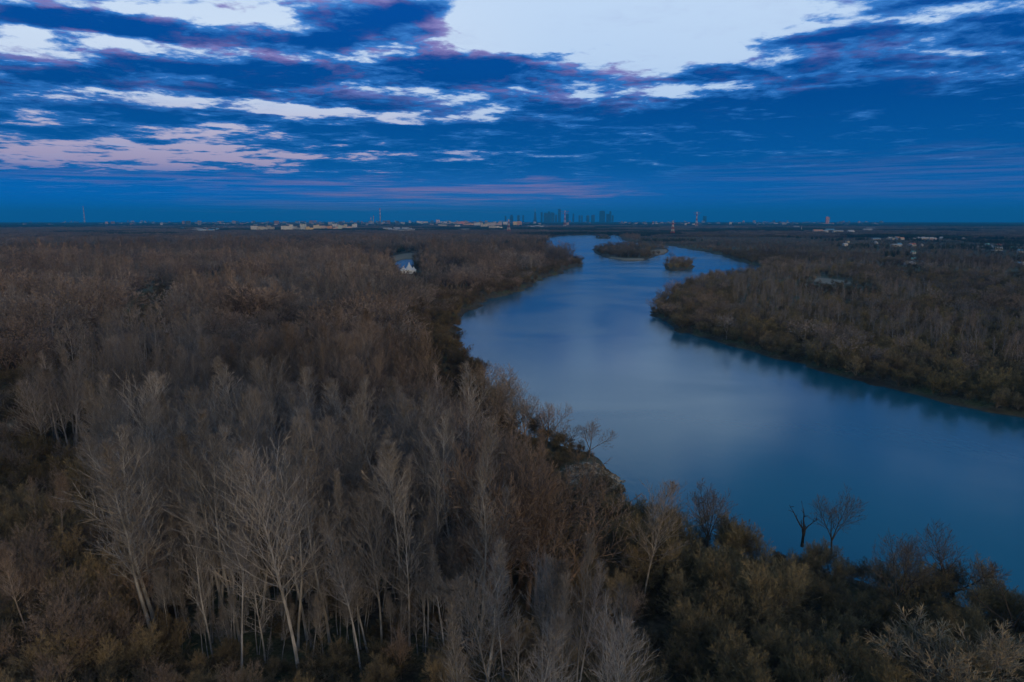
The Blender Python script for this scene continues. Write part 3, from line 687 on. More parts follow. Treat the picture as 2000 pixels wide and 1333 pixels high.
def pylon(px, ytop, ybase, label, name='power_pylon', wide=7.0, zt=None, d=None, arms=((.93, 9), (.80, 12))):
    if d is None:
        X, Y, Z = ray(1000, ybase); d = (2 - H) * Y / Z
    x, y = gpx(px, d); h = z_at(ytop, d) - 2
    e = bpy.data.objects.new(name, None); link(e); place(e, x, y, rot=R(8)); tag(e, label, 'pylon', 'red and white power pylons by the river')
    n = 7; w = lambda t: wide * ((1 - t) ** 1.25 * .95 + .11)
    for i in range(n):
        mb = MB(); t0, t1 = i / n, (i + 1) / n; z0, z1, w0, w1 = h * t0, h * t1, w(t0), w(t1); r = h * .0052
        for a, b_ in ((-1, -1), (1, -1), (1, 1), (-1, 1)):
            mb.bar((a * w0, b_ * w0, z0), (a * w1, b_ * w1, z1), r * 1.3, r * 1.2, 4)
            mb.bar((a * w0, b_ * w0, z0), (-b_ * w1, a * w1, z1), r, r, 4); mb.bar((-b_ * w0, a * w0, z0), (a * w1, b_ * w1, z1), r, r, 4)
            mb.bar((a * w1, b_ * w1, z1), (-b_ * w1, a * w1, z1), r, r, 4)
        mb.obj('lattice_section', [M['white'] if i % 2 == 0 else M['red']], e)
    for t, L in arms:
        mb = MB(); L = L * h / 56
        for s in (-1, 1):
            for b_ in (-1, 1): mb.bar((s * w(t) * .9, b_ * w(t), h * t), (s * L, 0, h * t + .4), h * .005, h * .004, 4)
            mb.bar((s * w(t) * .9, 0, h * t + h * .045), (s * L, 0, h * t + .4), h * .004, h * .004, 4)
        mb.obj('cross_arm', [M['red']], e)
pylon(1313.5, 431, 461, 'red and white lattice pylon in the eastern wood beyond the islands', wide=6.6)
pylon(993.7, 429, 457, 'red and white lattice pylon in front of the coloured estate', wide=7.2)
pylon(1360, 414, 445, 'tall thin lattice pylon, farther off in the eastern wood', d=5000, wide=8, arms=((.92, 14), (.82, 10)))
pylon(1103, 411, 443, 'tall thin lattice pylon standing before the tallest skyscrapers', d=5200, wide=8, arms=((.92, 14), (.82, 10)))
def pole(px, yt, yb, label):
    X, Y, Z = ray(1000, yb); d = (2 - H) * Y / Z; x, y = gpx(px, d); h = z_at(yt, d) - 2
    e = bpy.data.objects.new('white_mast', None); link(e); place(e, x, y); tag(e, label, 'mast')
    mb = MB(); mb.cyl(0, 0, 0, h, 1.5, .5, 10); mb.obj('mast_pole', [M['white']], e)
    mb = MB(); mb.cyl(0, 0, h, h + 1.2, 1.4, 1.4, 10); mb.cyl(0, 0, h + 1.2, h + 4, .15, .1, 6); mb.obj('mast_head', [M['steel']], e)
pole(1565.2, 441.5, 453, 'slender white mast sticking up from the eastern suburb trees')
pole(1918, 442.5, 449, 'small pale mast above the white roofs of the eastern suburb')

# houses
HM = {}
def house_mesh(kind):
    if kind in HM: return HM[kind]
    w, d, h, rh = {'cottage': (11, 9, 5.2, 3.6), 'hall': (30, 14, 5.5, 2.0), 'villa': (13, 11, 6.5, 3.2), 'row': (24, 10, 6.5, 2.8)}[kind]
    a = MB(); a.box(0, 0, 0, w, d, h); a.add([(-w/2, -d/2, h), (-w/2, d/2, h), (-w/2, 0, h + rh * d / (d + .5))], [(0, 1, 2)]); a.add([(w/2, d/2, h), (w/2, -d/2, h), (w/2, 0, h + rh * d / (d + .5))], [(0, 1, 2)])
    b = MB()
    for s in (-1, 1):
        y0 = s * (d / 2 + .6); z0 = h - .3
        b.add([(-w/2 - .5, y0, z0), (w/2 + .5, y0, z0), (w/2 + .5, 0, h + rh), (-w/2 - .5, 0, h + rh), (-w/2 - .5, y0, z0 + .22), (w/2 + .5, y0, z0 + .22), (w/2 + .5, 0, h + rh + .22), (-w/2 - .5, 0, h + rh + .22)],
              [(0, 1, 2, 3), (4, 5, 6, 7), (0, 1, 5, 4), (0, 3, 7, 4), (1, 2, 6, 5)])
    c = MB(); c.box(w * .22, d * .1, h + rh * .5, .9, .9, rh * .5 + 1.5)
    HM[kind] = (a.mesh('wall', [M['house_wall']]), b.mesh('roof', [M['roof']]), c.mesh('chimney', [M['concrete']])); return HM[kind]
def house(px, py, kind, wall, roof, label, group, rot=0.0, scale=1.0):
    X, Y, Z = ray(1000, py); d = (6 - H) * Y / Z; x, y = gpx(px, d)
    e = bpy.data.objects.new('house' if kind != 'hall' else 'long_hall', None); link(e); place(e, x, y, rot=rot); e.scale = (scale,) * 3
    tag(e, label, 'house' if kind != 'hall' else 'hall', group)
    a, b, c = house_mesh(kind)
    o = link(bpy.data.objects.new('wall', a), e); o['tint'] = wall
    o = link(bpy.data.objects.new('roof', b), e); o['tint'] = roof
    if kind in ('cottage', 'villa'): link(bpy.data.objects.new('chimney', c), o)
    TOWN.append((x, y, 20 * scale)); CLEAR_RAYS.append((math.atan2(x, y), 16 * scale / d, d - min(260, d * .13), d + 25))
HC = {'white': (.50, .50, .52), 'cream': (.62, .56, .45), 'grey': (.38, .38, .4), 'pink': (.6, .45, .42)}
RC = {'blue': (.10, .30, .48), 'red': (.40, .13, .09), 'grey': (.28, .29, .32), 'white': (.46, .47, .50), 'dark': (.09, .09, .10), 'teal': (.12, .36, .40), 'orange': (.55, .27, .14)}
GE = 'houses scattered in the eastern suburb'
for a in [(1783, 491.5, 'villa', 'white', 'teal', 'teal-roofed white house at the end of the pale field', 10), (1784, 504, 'cottage', 'grey', 'teal', 'teal-roofed grey cottage above its dark garden trees', -20), (1791, 510, 'row', 'cream', 'blue', 'low blue-roofed row house behind the eastern wood edge', 5),
          (1766, 507, 'cottage', 'white', 'grey', 'white gable-fronted house nearest the eastern wood', 85), (1776, 511.5, 'row', 'white', 'white', 'low whitish shed just below the teal-roofed cottage', 0), (1736, 501, 'cottage', 'pink', 'grey', 'pinkish cottage beside a clump of dark conifers', 20),
          (1989, 512, 'hall', 'white', 'blue', 'long bright blue-white roofed hall at the eastern picture edge', 4), (1999, 512.5, 'cottage', 'white', 'white', 'white outbuilding touching the long blue-white hall', 0), (1650, 477.5, 'villa', 'white', 'white', 'bright white villa at the suburb edge nearest the river bend', 15),
          (1655, 471.5, 'cottage', 'cream', 'dark', 'dark-roofed cream cottage behind the bright white villa', 0), (1711, 466, 'hall', 'grey', 'blue', 'blue-roofed long shed west of the white suburb rows', 0), (1710, 474, 'cottage', 'white', 'grey', 'small pale cottage below the blue-roofed shed', 30),
          (1750, 478, 'hall', 'white', 'white', 'white long hall with shining roof in the middle of the suburb', 0), (1756, 477, 'cottage', 'white', 'blue', 'blue-roofed white house at the end of the shining hall', 0), (1777, 477.5, 'cottage', 'white', 'orange', 'orange-roofed house east of the shining hall', 25), (1783, 478, 'villa', 'white', 'red', 'red-roofed white villa east of the shining hall', 0), (1800, 478, 'cottage', 'white', 'dark', 'dark-roofed white house alone east of the red-roofed villa', 70),
          (1854, 465, 'hall', 'grey', 'blue', 'big bright blue industrial hall behind the suburb', 0), (1866, 464, 'hall', 'pink', 'orange', 'dull orange-roofed hall beside the bright blue one', 0), (1881, 466, 'cottage', 'white', 'grey', 'grey-roofed house east of the blue hall', 0),
          (1928, 478, 'cottage', 'white', 'teal', 'teal-roofed house at the west of the eastern hamlet', 0), (1934, 481, 'villa', 'white', 'dark', 'dark-roofed villa in the eastern hamlet', 40), (1941, 484, 'cottage', 'white', 'blue', 'blue-roofed cottage in the eastern hamlet', 0), (1947, 485.5, 'row', 'white', 'white', 'long white row house lowest in the eastern hamlet', 0), (1950, 479, 'cottage', 'cream', 'red', 'red-roofed cream cottage at the back of the eastern hamlet', 0), (1914, 483, 'row', 'grey', 'grey', 'grey row house before the eastern hamlet', 0),
          (1976, 485, 'villa', 'white', 'teal', 'teal-roofed villa between hamlet and picture edge', 0), (1995, 483.5, 'hall', 'white', 'white', 'bright white long hall beyond the teal-roofed villa', 0), (1992, 489.5, 'cottage', 'white', 'blue', 'blue-roofed cottage below the bright white hall', 0)]:
    house(a[0], a[1], a[2], HC[a[3]], RC[a[4]], a[5], GE, R(a[6]), .5 if a[1] > 490 else .7)
GR = 'rows of small houses across the eastern suburb'
wc = ['white', 'white', 'cream', 'white', 'grey', 'pink']; rc = ['white', 'grey', 'red', 'white', 'blue', 'dark', 'orange', 'grey']; random.seed(5)
for rowname, cols, py in (('the farthest row below the forest belt', [1753, 1762, 1766, 1771, 1776, 1787, 1791, 1796, 1801, 1805, 1815, 1822, 1831], 449), ('the pale roofs under the small mast', [1849, 1854, 1859, 1864, 1870, 1880, 1885, 1889, 1897, 1902, 1907, 1918, 1924], 447.5),
                          ('the third row above the blue hall', [1822, 1827, 1838, 1853, 1857, 1862, 1868, 1879, 1883, 1890, 1897, 1903, 1909, 1916, 1922, 1930, 1936, 1944], 456), ('the bright row of white houses', [1785, 1790, 1794, 1799, 1803, 1808, 1812, 1816, 1820, 1825, 1829, 1833, 1838, 1842, 1846], 465), ('the dim row west of the bright houses', [1734, 1739, 1744, 1749, 1754, 1759], 465.5)):
    for i, c in enumerate(cols):
        k = random.choice(['cottage', 'villa', 'row', 'villa']); w_ = random.choice(wc); r_ = random.choice(rc) if rowname[4] != 'b' else random.choice(['white', 'white', 'grey'])
        house(c + rnd(-.8, .8), py + rnd(-1.2, 1.2), k, HC[w_], RC[r_], f'{ordinal(i)} house from the west, {r_} roof, in {rowname}', GR, R(rnd(-40, 40)), rnd(.55, .85))
for i, (c, py, k, w_, r_) in enumerate([(1426, 446, 'hall', 'white', 'white'), (1500, 438.5, 'hall', 'pink', 'orange'), (1482, 438.3, 'hall', 'white', 'white'), (1555, 445, 'row', 'white', 'grey'), (1604, 454, 'hall', 'white', 'white'), (1620, 452, 'row', 'white', 'blue'), (1636, 455, 'row', 'cream', 'grey'), (1661, 456, 'villa', 'white', 'white'), (1597, 454, 'row', 'pink', 'orange'), (1694, 452, 'row', 'white', 'grey'), (1700, 448, 'hall', 'grey', 'grey')]):
    house(c, py, k, HC[w_], RC[r_], f'{ordinal(i)} lone pale building from the river, {r_} roof, at the eastern forest edge', 'lone buildings along the eastern forest edge', 0, 1.6)
GWs = 'houses beyond the western wood'
for a in [(3, 473, 'hall', 'white', 'white', 'white long hall at the western picture edge', 0), (17, 470.5, 'hall', 'white', 'blue', 'bright blue-roofed hall near the western picture edge', 0)]:
    house(a[0], a[1], a[2], HC[a[3]], RC[a[4]], a[5], GWs, R(a[6]))
for i, c in enumerate([357, 374, 379, 385, 390, 396, 401, 407, 413, 419, 425, 398, 482, 476, 455, 448, 440]):
    r_ = random.choice(['white', 'grey', 'white', 'blue', 'red']); house(c, 448 + (i % 3) * 1.6 if i < 12 else 445.5, random.choice(['row', 'villa', 'hall']), HC['white'], RC[r_], f'{ordinal(i)} {r_}-roofed house of the hamlet west of the pale estate', GWs, R(rnd(-30, 30)), 1.3)
for i, c in enumerate([754, 762, 768, 775, 781, 787, 792, 798, 803, 908, 1036, 1041, 1046, 1051, 1057, 1062, 1068]):
    r_ = random.choice(['white', 'grey', 'white', 'dark']); house(c, (448.5 if i < 9 else 450 if i == 9 else 442) + (i % 3) * 1.2, random.choice(['row', 'villa', 'hall']), HC['white'], RC[r_], f'{ordinal(i)} {r_}-roofed house from the west between the two estates and the river', 'houses between the estates and the river', R(rnd(-30, 30)), 1.5)

# the white peaked building by the pond
X, Y, Z = ray(1000, 534); d = (2 - H) * Y / Z; x, y = gpx(796, d)
e = bpy.data.objects.new('pavilion', None); link(e); place(e, x, y, rot=R(12)); tag(e, 'bright white peaked pavilion beside the small pond in the western wood', 'pavilion')
mb = MB(); mb.box(0, 0, 0, 17, 10, 3.4); o = mb.obj('wall', [M['house_wall']], e); o['tint'] = (.8, .82, .85)
mb = MB()
for cx, w, hh, n in ((1.8, 7.2, 8.0, 12), (-4.2, 5.0, 4.2, 10), (6.4, 4.2, 3.6, 10)):
    for k in range(n):
        a, b_ = 2 * math.pi * k / n, 2 * math.pi * (k + 1) / n
        prof = [(1.15, 0.0), (.62, .32), (.30, .64), (.03, 1.0)]
        vs = [(cx + w * .62 * r * math.cos(t), w * .62 * r * math.sin(t), 3.4 + hh * z) for r, z in prof for t in (a, b_)]
        mb.add(vs, [(0, 1, 3, 2), (2, 3, 5, 4), (4, 5, 7, 6)], 0)
o = mb.obj('roof', [M['roof']], e); o['tint'] = (.82, .85, .9)
TOWN.append((x, y, 13)); CLEAR_RAYS.append((math.atan2(x, y), 15 / d, d - 240, d + 60))

# far sprawl of the city: more roofs than anyone could count
mb = MB(); random.seed(8); cols_ = []
for _ in range(1000):
    px = random.choice([rnd(230, 1040), rnd(380, 1000), rnd(1200, 1720), rnd(40, 1760)]); d = rnd(6200, 15000)
    x, y = gpx(px, d); w = rnd(14, 46); h = rnd(8, 26) if rnd(0, 1) < .85 else rnd(26, 52); n0 = len(mb.f)
    mb.box(x, y, 1, w, 14, h, random.randrange(5), rnd(-.4, .4))
o = mb.obj('distant_city', [plain('far_wall_' + c, v) for c, v in (('white', (.45, .45, .47)), ('pink', (.36, .27, .27)), ('grey', (.24, .24, .26)), ('dark', (.10, .10, .11)), ('brick', (.26, .15, .12)))])
tag(o, 'low hazy sprawl of city roofs strung along the horizon', 'city', kind='stuff')

# ------------------------------------------------------------------ planting
HERO = []      # (x, y, reach)
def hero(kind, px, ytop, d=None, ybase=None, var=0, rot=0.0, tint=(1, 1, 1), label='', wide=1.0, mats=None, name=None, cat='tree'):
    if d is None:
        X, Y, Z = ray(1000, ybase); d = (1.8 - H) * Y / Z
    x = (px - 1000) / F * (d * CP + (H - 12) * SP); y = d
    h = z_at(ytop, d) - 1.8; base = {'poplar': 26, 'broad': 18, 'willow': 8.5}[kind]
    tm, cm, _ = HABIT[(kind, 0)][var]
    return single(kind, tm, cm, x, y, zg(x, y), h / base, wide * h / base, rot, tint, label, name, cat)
NAMES = {'poplar': 'poplar_tree', 'broad': 'bare_tree', 'willow': 'willow_bush'}
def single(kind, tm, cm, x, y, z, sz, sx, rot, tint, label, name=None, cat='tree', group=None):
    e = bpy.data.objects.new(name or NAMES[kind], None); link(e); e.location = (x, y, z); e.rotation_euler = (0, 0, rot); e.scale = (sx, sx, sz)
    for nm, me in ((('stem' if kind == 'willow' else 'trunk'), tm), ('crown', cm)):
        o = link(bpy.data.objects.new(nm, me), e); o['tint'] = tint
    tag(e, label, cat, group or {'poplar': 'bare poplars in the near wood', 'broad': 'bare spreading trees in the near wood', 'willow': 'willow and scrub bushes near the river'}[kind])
    HERO.append((x, y, 2.2)); return e
GREY, BRN, OLV, DRK = (1.0, 1.03, 1.12), (1.0, .80, .68), (.85, .80, .58), (.42, .40, .40)
hero('poplar', 575, 885, ybase=1325, var=2, tint=(1.08, 1.1, 1.18), label='largest pale poplar, broad fan crown, in the middle of the near stand', wide=1.25)
hero('poplar', 288, 960, ybase=1215, var=0, tint=GREY, rot=1.0, label='pale poplar leaning west with long low branches at the stand edge', wide=1.1)
hero('poplar', 405, 1000, ybase=1290, var=4, tint=GREY, rot=2.0, label='pale poplar with sweeping low boughs, next in from the leaning one')
hero('poplar', 460, 960, ybase=1325, var=1, tint=GREY, rot=.4, label='straight pale poplar just west of the largest fan-crowned one', wide=.9)
hero('poplar', 700, 1000, ybase=1320, var=3, tint=GREY, rot=3.0, label='straight pale poplar just east of the largest fan-crowned one')
hero('poplar', 795, 960, ybase=1260, var=4, tint=(1.12, 1.14, 1.22), rot=4.0, label='bright pale poplar with upswept crown below the bank scrub')
hero('poplar', 865, 835, ybase=1130, var=0, tint=(1.08, 1.1, 1.16), rot=5.2, label='tall light poplar topping the eastern side of the near stand')
hero('poplar', 985, 1065, d=72, var=4, tint=(1.08, 1.1, 1.2), rot=1.4, label='wide forked pale poplar at the lower edge, tallest of the lower clump')
hero('poplar', 1062, 1085, d=70, var=2, tint=GREY, rot=.8, label='slimmer pale poplar beside the wide forked one of the lower clump', wide=.8)
hero('poplar', 1130, 1110, d=68, var=0, tint=(1.08, 1.1, 1.2), rot=2.6, label='pale poplar at the eastern side of the lower clump')
hero('poplar', 1190, 1160, d=66, var=4, tint=GREY, rot=3.4, label='outermost pale poplar of the lower clump with arching eastern boughs')
hero('poplar', 1262, 955, ybase=1185, var=2, tint=(1.05, .95, .85), rot=2.2, label='lone fan-shaped tree standing above the dark hollow near the bank', wide=1.35, name='bare_tree')
hero('broad', 500, 785, d=172, var=0, tint=(1.9, 1.95, 2.1), rot=.3, label='pale many-limbed tree spreading above the upper near stand', wide=1.2)
hero('broad', 690, 845, d=140, var=2, tint=(1.5, 1.4, 1.35), rot=2.3, label='spreading brown tree behind the largest fan-crowned poplar', wide=1.15)
hero('broad', 1027, 762, ybase=866, var=0, tint=(1.3, 1.23, 1.16), rot=1.2, label='largest round-headed tree on the bank above the eroded point', wide=1.1)
hero('broad', 975, 728, ybase=850, var=1, tint=(1.38, 1.23, 1.01), rot=.4, label='leaning shrubby tree behind the largest round-headed bank tree', wide=1.0)
hero('broad', 938, 708, ybase=815, var=3, tint=(1.35, 1.15, .95), rot=2.6, label='russet-crowned bank tree highest up the row towards the bend', wide=1.1)
hero('broad', 1001, 742, ybase=850, var=2, tint=(1.3, 1.2, 1.0), rot=.9, label='wide low-forked bank tree between the leaning and the largest one', wide=1.1)
hero('broad', 1068, 786, ybase=872, var=3, tint=(1.45, 1.16, 0.87), rot=3.2, label='russet bank tree east of the largest round-headed one')
hero('broad', 1105, 808, ybase=880, var=2, tint=(1.3, 1.23, 1.09), rot=2.2, label='thin double-stemmed tree on the bank above the point')
hero('broad', 1152, 824, ybase=893, var=0, tint=(1.16, 1.09, 1.04), rot=4.1, label='small dark tree last on the bank before the eroded point', wide=1.15)
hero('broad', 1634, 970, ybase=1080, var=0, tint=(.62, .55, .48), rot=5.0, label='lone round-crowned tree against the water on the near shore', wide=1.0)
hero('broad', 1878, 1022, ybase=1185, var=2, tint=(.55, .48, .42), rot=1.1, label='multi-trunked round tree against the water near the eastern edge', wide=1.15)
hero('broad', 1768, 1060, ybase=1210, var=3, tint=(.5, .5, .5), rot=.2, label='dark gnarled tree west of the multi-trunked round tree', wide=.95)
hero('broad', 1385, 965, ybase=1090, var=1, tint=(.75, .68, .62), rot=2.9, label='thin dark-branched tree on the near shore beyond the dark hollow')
hero('broad', 215, 540, ybase=640, var=2, tint=(2.0, 1.75, 1.6), rot=1.0, label='pale-limbed broad tree beside the dark dike curve in the western wood', wide=1.2)
hero('broad', 150, 552, ybase=650, var=0, tint=(1.8, 1.6, 1.5), rot=2.0, label='pale-limbed tree just west of the one beside the dike curve', wide=1.1)
hero('willow', 1860, 1225, ybase=1385, var=0, tint=(1.7, 1.65, 1.7), rot=1.5, label='pale knotty bush at the lower eastern corner', wide=1.5)
hero('willow', 1690, 1215, d=92, var=2, tint=(1.25, 1.1, 1.25), rot=.5, label='soft mauve-grey rounded bush at the lower edge', wide=1.4)
for px_, yt_, d_, v_, tn_, lab_ in ((62, 583, 330, 3, (1.5, 1.4, 1.4), 'pale round-headed tree, western of two on the far western slope'), (112, 600, 300, 2, (1.4, 1.25, 1.2), 'low wide pale tree below the pair by the dike curve'), (345, 592, 330, 0, (1.35, 1.1, 1.0), 'russet broad tree just east of the dike curve'),
        (470, 680, 220, 1, (1.4, 1.35, 1.3), 'tall-forked greyish tree in the middle wood above the near stand'), (655, 655, 235, 3, (1.5, 1.15, .9), 'ochre broad tree in the middle wood near the bank scrub'), (742, 700, 205, 2, (1.3, 1.0, .9), 'reddish wide tree at the edge of the bank scrub'), (705, 560, 380, 0, (1.3, 1.2, 1.2), 'pale spreading tree in the far middle wood west of the bay')):
    hero('broad', px_, yt_, d=d_, var=v_, tint=tn_, rot=px_ * .1, label=lab_, wide=1.2)
# dead snags by the water
def snag(px, ytop, ybase, label, seed, lean):
    random.seed(seed); X, Y, Z = ray(1000, ybase); d = (1.8 - H) * Y / Z; x = (px - 1000) / F * (d * CP + (H - 8) * SP); h = (z_at(ytop, d) - 1.8) * 1.15
    e = bpy.data.objects.new('dead_tree', None); link(e); e.location = (x, d, zg(x, d)); tag(e, label, 'dead tree')
    T = MB(); B = MB(); tr = path(Vector((0, 0, -.3)), Vector((lean * .3, 0, 1)).normalized(), h * .42, 4, .1, 0)
    tube(T, tr, [.30, .25, .22, .2, .17], 7, 0); o = T.obj('trunk', [M['snag']], e); o['tint'] = (1, 1, 1)
    for s, L, t in ((-1.25, .95, .9), (1.2, .5, .8), (-.3, .78, .99), (.9, .3, .5), (-.8, .4, .6)):
        p, dd = along(tr, t); q = path(p, Vector((s * .75, rnd(-.3, .3), 1)).normalized(), h * L * .9, 6, .28, .15); n = len(q) - 1
        tube(B, q, [max(.16 * (1 - i / n), .03) for i in range(n + 1)], 5, 0)
        for _ in range(4):
            p2, d2 = along(q, rnd(.4, .95)); q2 = path(p2, tilt(d2, R(40), rnd(0, 6.28)), h * .12, 3, .3, .1); tube(B, q2, [.07, .05, .035, .02], 4, 0)
    o = B.obj('limb', [M['snag']], e); o['tint'] = (1, 1, 1); HERO.append((x, d, 4))
snag(1572, 990, 1066, 'black forked dead tree against the water beside the lone round tree', 3, .1)
snag(1982, 1150, 1275, 'dark broken snag at the eastern picture edge by the water', 6, -.3)

def scatter_points(r0, r1, s, half=47):
    n = int(r1 * math.sin(R(half)) / s) + 1; gx, gy = np.meshgrid(np.arange(-n, n + 1), np.arange(0, int(r1 / s) + 1))
    p = np.stack([gx.ravel() * s, gy.ravel() * s], 1).astype(float) + rng.uniform(-.48, .48, (gx.size, 2)) * s
    p[:, 0] += (gy.ravel() % 2) * s * .5
    r = np.hypot(p[:, 0], p[:, 1]); a = np.abs(np.arctan2(p[:, 0], p[:, 1]))
    p = p[(r >= r0) & (r < r1) & (a < R(half))]
    return p, water_depth(p)
masses = {'massed_wood': [], 'undergrowth': []}
near = []
hero_xy = np.array([(h[0], h[1]) for h in HERO]); hero_r = np.array([h[2] for h in HERO]); town = np.array(TOWN); rays_ = np.array(CLEAR_RAYS)
excl = GAPS + SANDS
for band_i, (r0, r1, s) in enumerate(((38, 240, 3.7), (240, 600, 5.6), (600, 1200, 8.0), (1200, 2300, 11.5), (2300, 6000, 27), (6000, 15000, 95))):
    P_, D_ = scatter_points(r0, r1, s)
    keep = D_ < np.where(P_[:, 0] > 60, -.5, -1.4)
    for E_ in excl: keep &= sdist(P_, E_) < -1.0
    dh = np.sqrt(((P_[:, None, :] - hero_xy[None]) ** 2).sum(2)) if band_i < 3 else None
    if dh is not None: keep &= (dh > hero_r[None]).all(1)
    dt = np.sqrt(((P_[:, None, :] - town[None, :, :2]) ** 2).sum(2)) - town[None, :, 2]
    keep &= dt.min(1) > 0
    P_, D_ = P_[keep], D_[keep]
    azs = np.arctan2(P_[:, 0], P_[:, 1]); rs = np.hypot(P_[:, 0], P_[:, 1])
    low = np.zeros(len(P_), bool)
    if 1 <= band_i <= 4:
        for a_, ha, n_, f_ in rays_: low |= (np.abs(azs - a_) < ha) & (rs > n_) & (rs < f_)
    for L_ in Z_LOW: low |= sdist(P_, L_) > 0
    N1, N2, N3, N4 = vnoise(P_, 70, 5), vnoise(P_, 26, 6), vnoise(P_, 420, 7), vnoise(P_, 150, 8)
    n5 = vnoise(P_, 33 if band_i < 3 else 90, 12)
    lod = (0, 1, 1, 2, 3, 3)[band_i]
    for i in range(len(P_)):
        x, y = P_[i]; dep_ = -D_[i]; r = rs[i]; n1, n2, n3, n4 = N1[i], N2[i], N3[i], N4[i]; u = random.random()
        px, py = PX(x, y, 6.0); top_ = PX(x, y, 20.0); east_ = px > 1250 and r > 150 or (px > 1500)
        grey_ = inpoly(top_, Z_GREY); clump_ = inpoly(top_, Z_CLUMP); isle_ = r > 700 and any(inpoly((x, y), I_) for I_ in ISLES)
        if (x - BLUFF[0]) ** 2 + (y - BLUFF[1]) ** 2 < 64: continue
        if low[i]: kind, hgt = 'willow', (rnd(2.2, 4.6) if r > 160 else rnd(1.2, 2.4))
        elif r > 150 and not east_ and n5[i] < .30 and u < .9: kind, hgt = 'willow', rnd(2.5, 6)
        elif isle_: kind, hgt = ('willow', rnd(3, 7.5)) if u < .8 else ('broad', rnd(6, 11))
        elif clump_: kind, hgt = ('poplar', rnd(15, 22)) if u < .6 else ('willow', rnd(2.5, 4.5))
        elif grey_: kind, hgt = ('poplar', rnd(20, 29)) if u < .62 else (('poplar', rnd(9, 16)) if u < .88 else ('willow', rnd(2.5, 5)))
        elif r < 84: kind, hgt = ('willow', rnd(4, 7.5) if px < 260 or px > 1280 else rnd(2.5, 5)) if u < .9 else ('broad', rnd(5, 8))
        elif inpoly(top_, Z_ASPEN): kind, hgt = ('poplar', rnd(18, 25)) if u < .9 else ('willow', rnd(3, 6))
        elif inpoly((px, py), Z_SHRUB): kind, hgt = ('willow', rnd(5, 9.5)) if u < .78 else (('broad', rnd(7, 12)) if u < .95 else ('poplar', rnd(12, 17)))
        elif r < 330 and inpoly((px, py), Z_NEARBANK): kind, hgt = ('willow', rnd(4.5, 8.5) if 1230 < px < 1530 else (rnd(3.0, 4.8) if 1530 <= px < 1740 else rnd(3.8, 7))) if u < .9 else (('broad', rnd(6, 9)) if u < .985 else ('poplar', rnd(10, 14)))
        elif r < 1200 and dep_ < 16 + 14 * n2: kind, hgt = ('willow', rnd(3.5, 6.5 + dep_ * .12)) if u < .85 else ('broad', rnd(7, 10))
        elif r < 1400 and east_:
            if dep_ > 45 and n4 > .34: kind, hgt = ('poplar', rnd(9, 14)) if u < .55 else ('willow', rnd(4, 7))
            else: kind, hgt = ('willow', rnd(4, 8)) if u < .8 else ('broad', rnd(7, 11))
        elif r < 2300:
            if east_: kind, hgt = ('broad', rnd(5, 9)) if u < .4 else ('willow', rnd(3, 6))
            elif n1 > (.56 if r > 240 else .7): kind, hgt = ('poplar', rnd(17, 26)) if u < .75 else ('broad', rnd(13, 18))
            elif n1 > .26: kind, hgt = ('broad', rnd(12, 20)) if u < .8 else ('poplar', rnd(16, 22))
            else: kind, hgt = ('broad', rnd(9, 13)) if u < .5 else ('willow', rnd(5, 8))
            hgt *= np.clip(1.12 - (r - 900) / 2400, .55, 1) * (.78 + .44 * n2)
            if r > 1100 and n3 > .62 and n4 > .5 and u < .8: kind, hgt = 'pine', rnd(9, 13)
        else:
            if east_ and r < 4200: kind, hgt = ('broad', rnd(6, 10)) if n4 > .4 else ('willow', rnd(5, 7))
            else: kind, hgt = ('poplar', rnd(9, 13)) if n4 > .6 else ('broad', rnd(7, 10))
            if n3 > (.55 if r < 6000 else .35): kind, hgt = 'pine', rnd(9, 12) if r < 6000 else rnd(12, 17)
        # colour of the stand
        if inpoly(top_, Z_ASPEN) and kind == 'poplar': c = np.array((1.02, 1.0, 1.04))
        elif grey_ or clump_: c = np.array((.95, .97, 1.02)) if kind == 'poplar' else np.array((.74, .72, .66))
        elif kind == 'willow': c = np.array((1.14, 1.14, .86)) * (1 - n2) + np.array((1.08, 1.02, 1.04)) * n2
        else:
            w_ = np.clip((n2 - .3) * 2, 0, 1); c = np.array((1.04, .89, .82)) * w_ + np.array((.86, .88, .95)) * (1 - w_)
        if n4 < .3: c = c * .78
        if low[i] or (r > 150 and kind == 'willow' and not east_): c = c * .58
        if band_i in (1, 2) and kind in ('broad', 'poplar') and not east_: hgt *= .68 + .62 * n5[i]
        if kind == 'broad' and r > 200: c = c * rnd(.75, 1.45)
        if r > 900: c = c * (.74 if kind != 'pine' else .9)      # far tints darkened: self-shade the coarse crowns lack, painted into their colour
        c = c * rnd(.72, 1.3)
        base = {'poplar': 26, 'broad': 18, 'willow': 8.5, 'pine': 17}[kind]; sz = hgt / base
        sx = sz * rnd(.85, 1.2) * ({0: 1, 1: 1.08, 2: 1.25, 3: 1.0}[lod])
        if lod == 3: sx = (1.05 if band_i == 4 else 3.6) * rnd(.9, 1.15); sz = hgt / base
        if band_i == 0 and dep_ < 9 and kind == 'poplar': kind, sz, sx = 'willow', rnd(.5, .8), rnd(.6, .9)
        if kind == 'broad' and lod == 1: sx *= rnd(1.2, 1.6)
        vi_ = random.choice((0, 0, 2, 2, 3, 4, 4, 4, 6, 7, 7, 9, 1, 8)) if (kind, lod) == ('poplar', 0) else random.randrange(len(HABIT[(kind, lod)]))
        if kind == 'poplar' and lod == 0: sx *= rnd(1.0, 1.35)
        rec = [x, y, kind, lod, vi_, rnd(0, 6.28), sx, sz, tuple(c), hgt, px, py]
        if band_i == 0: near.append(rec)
        else: masses['massed_wood'].append(rec)

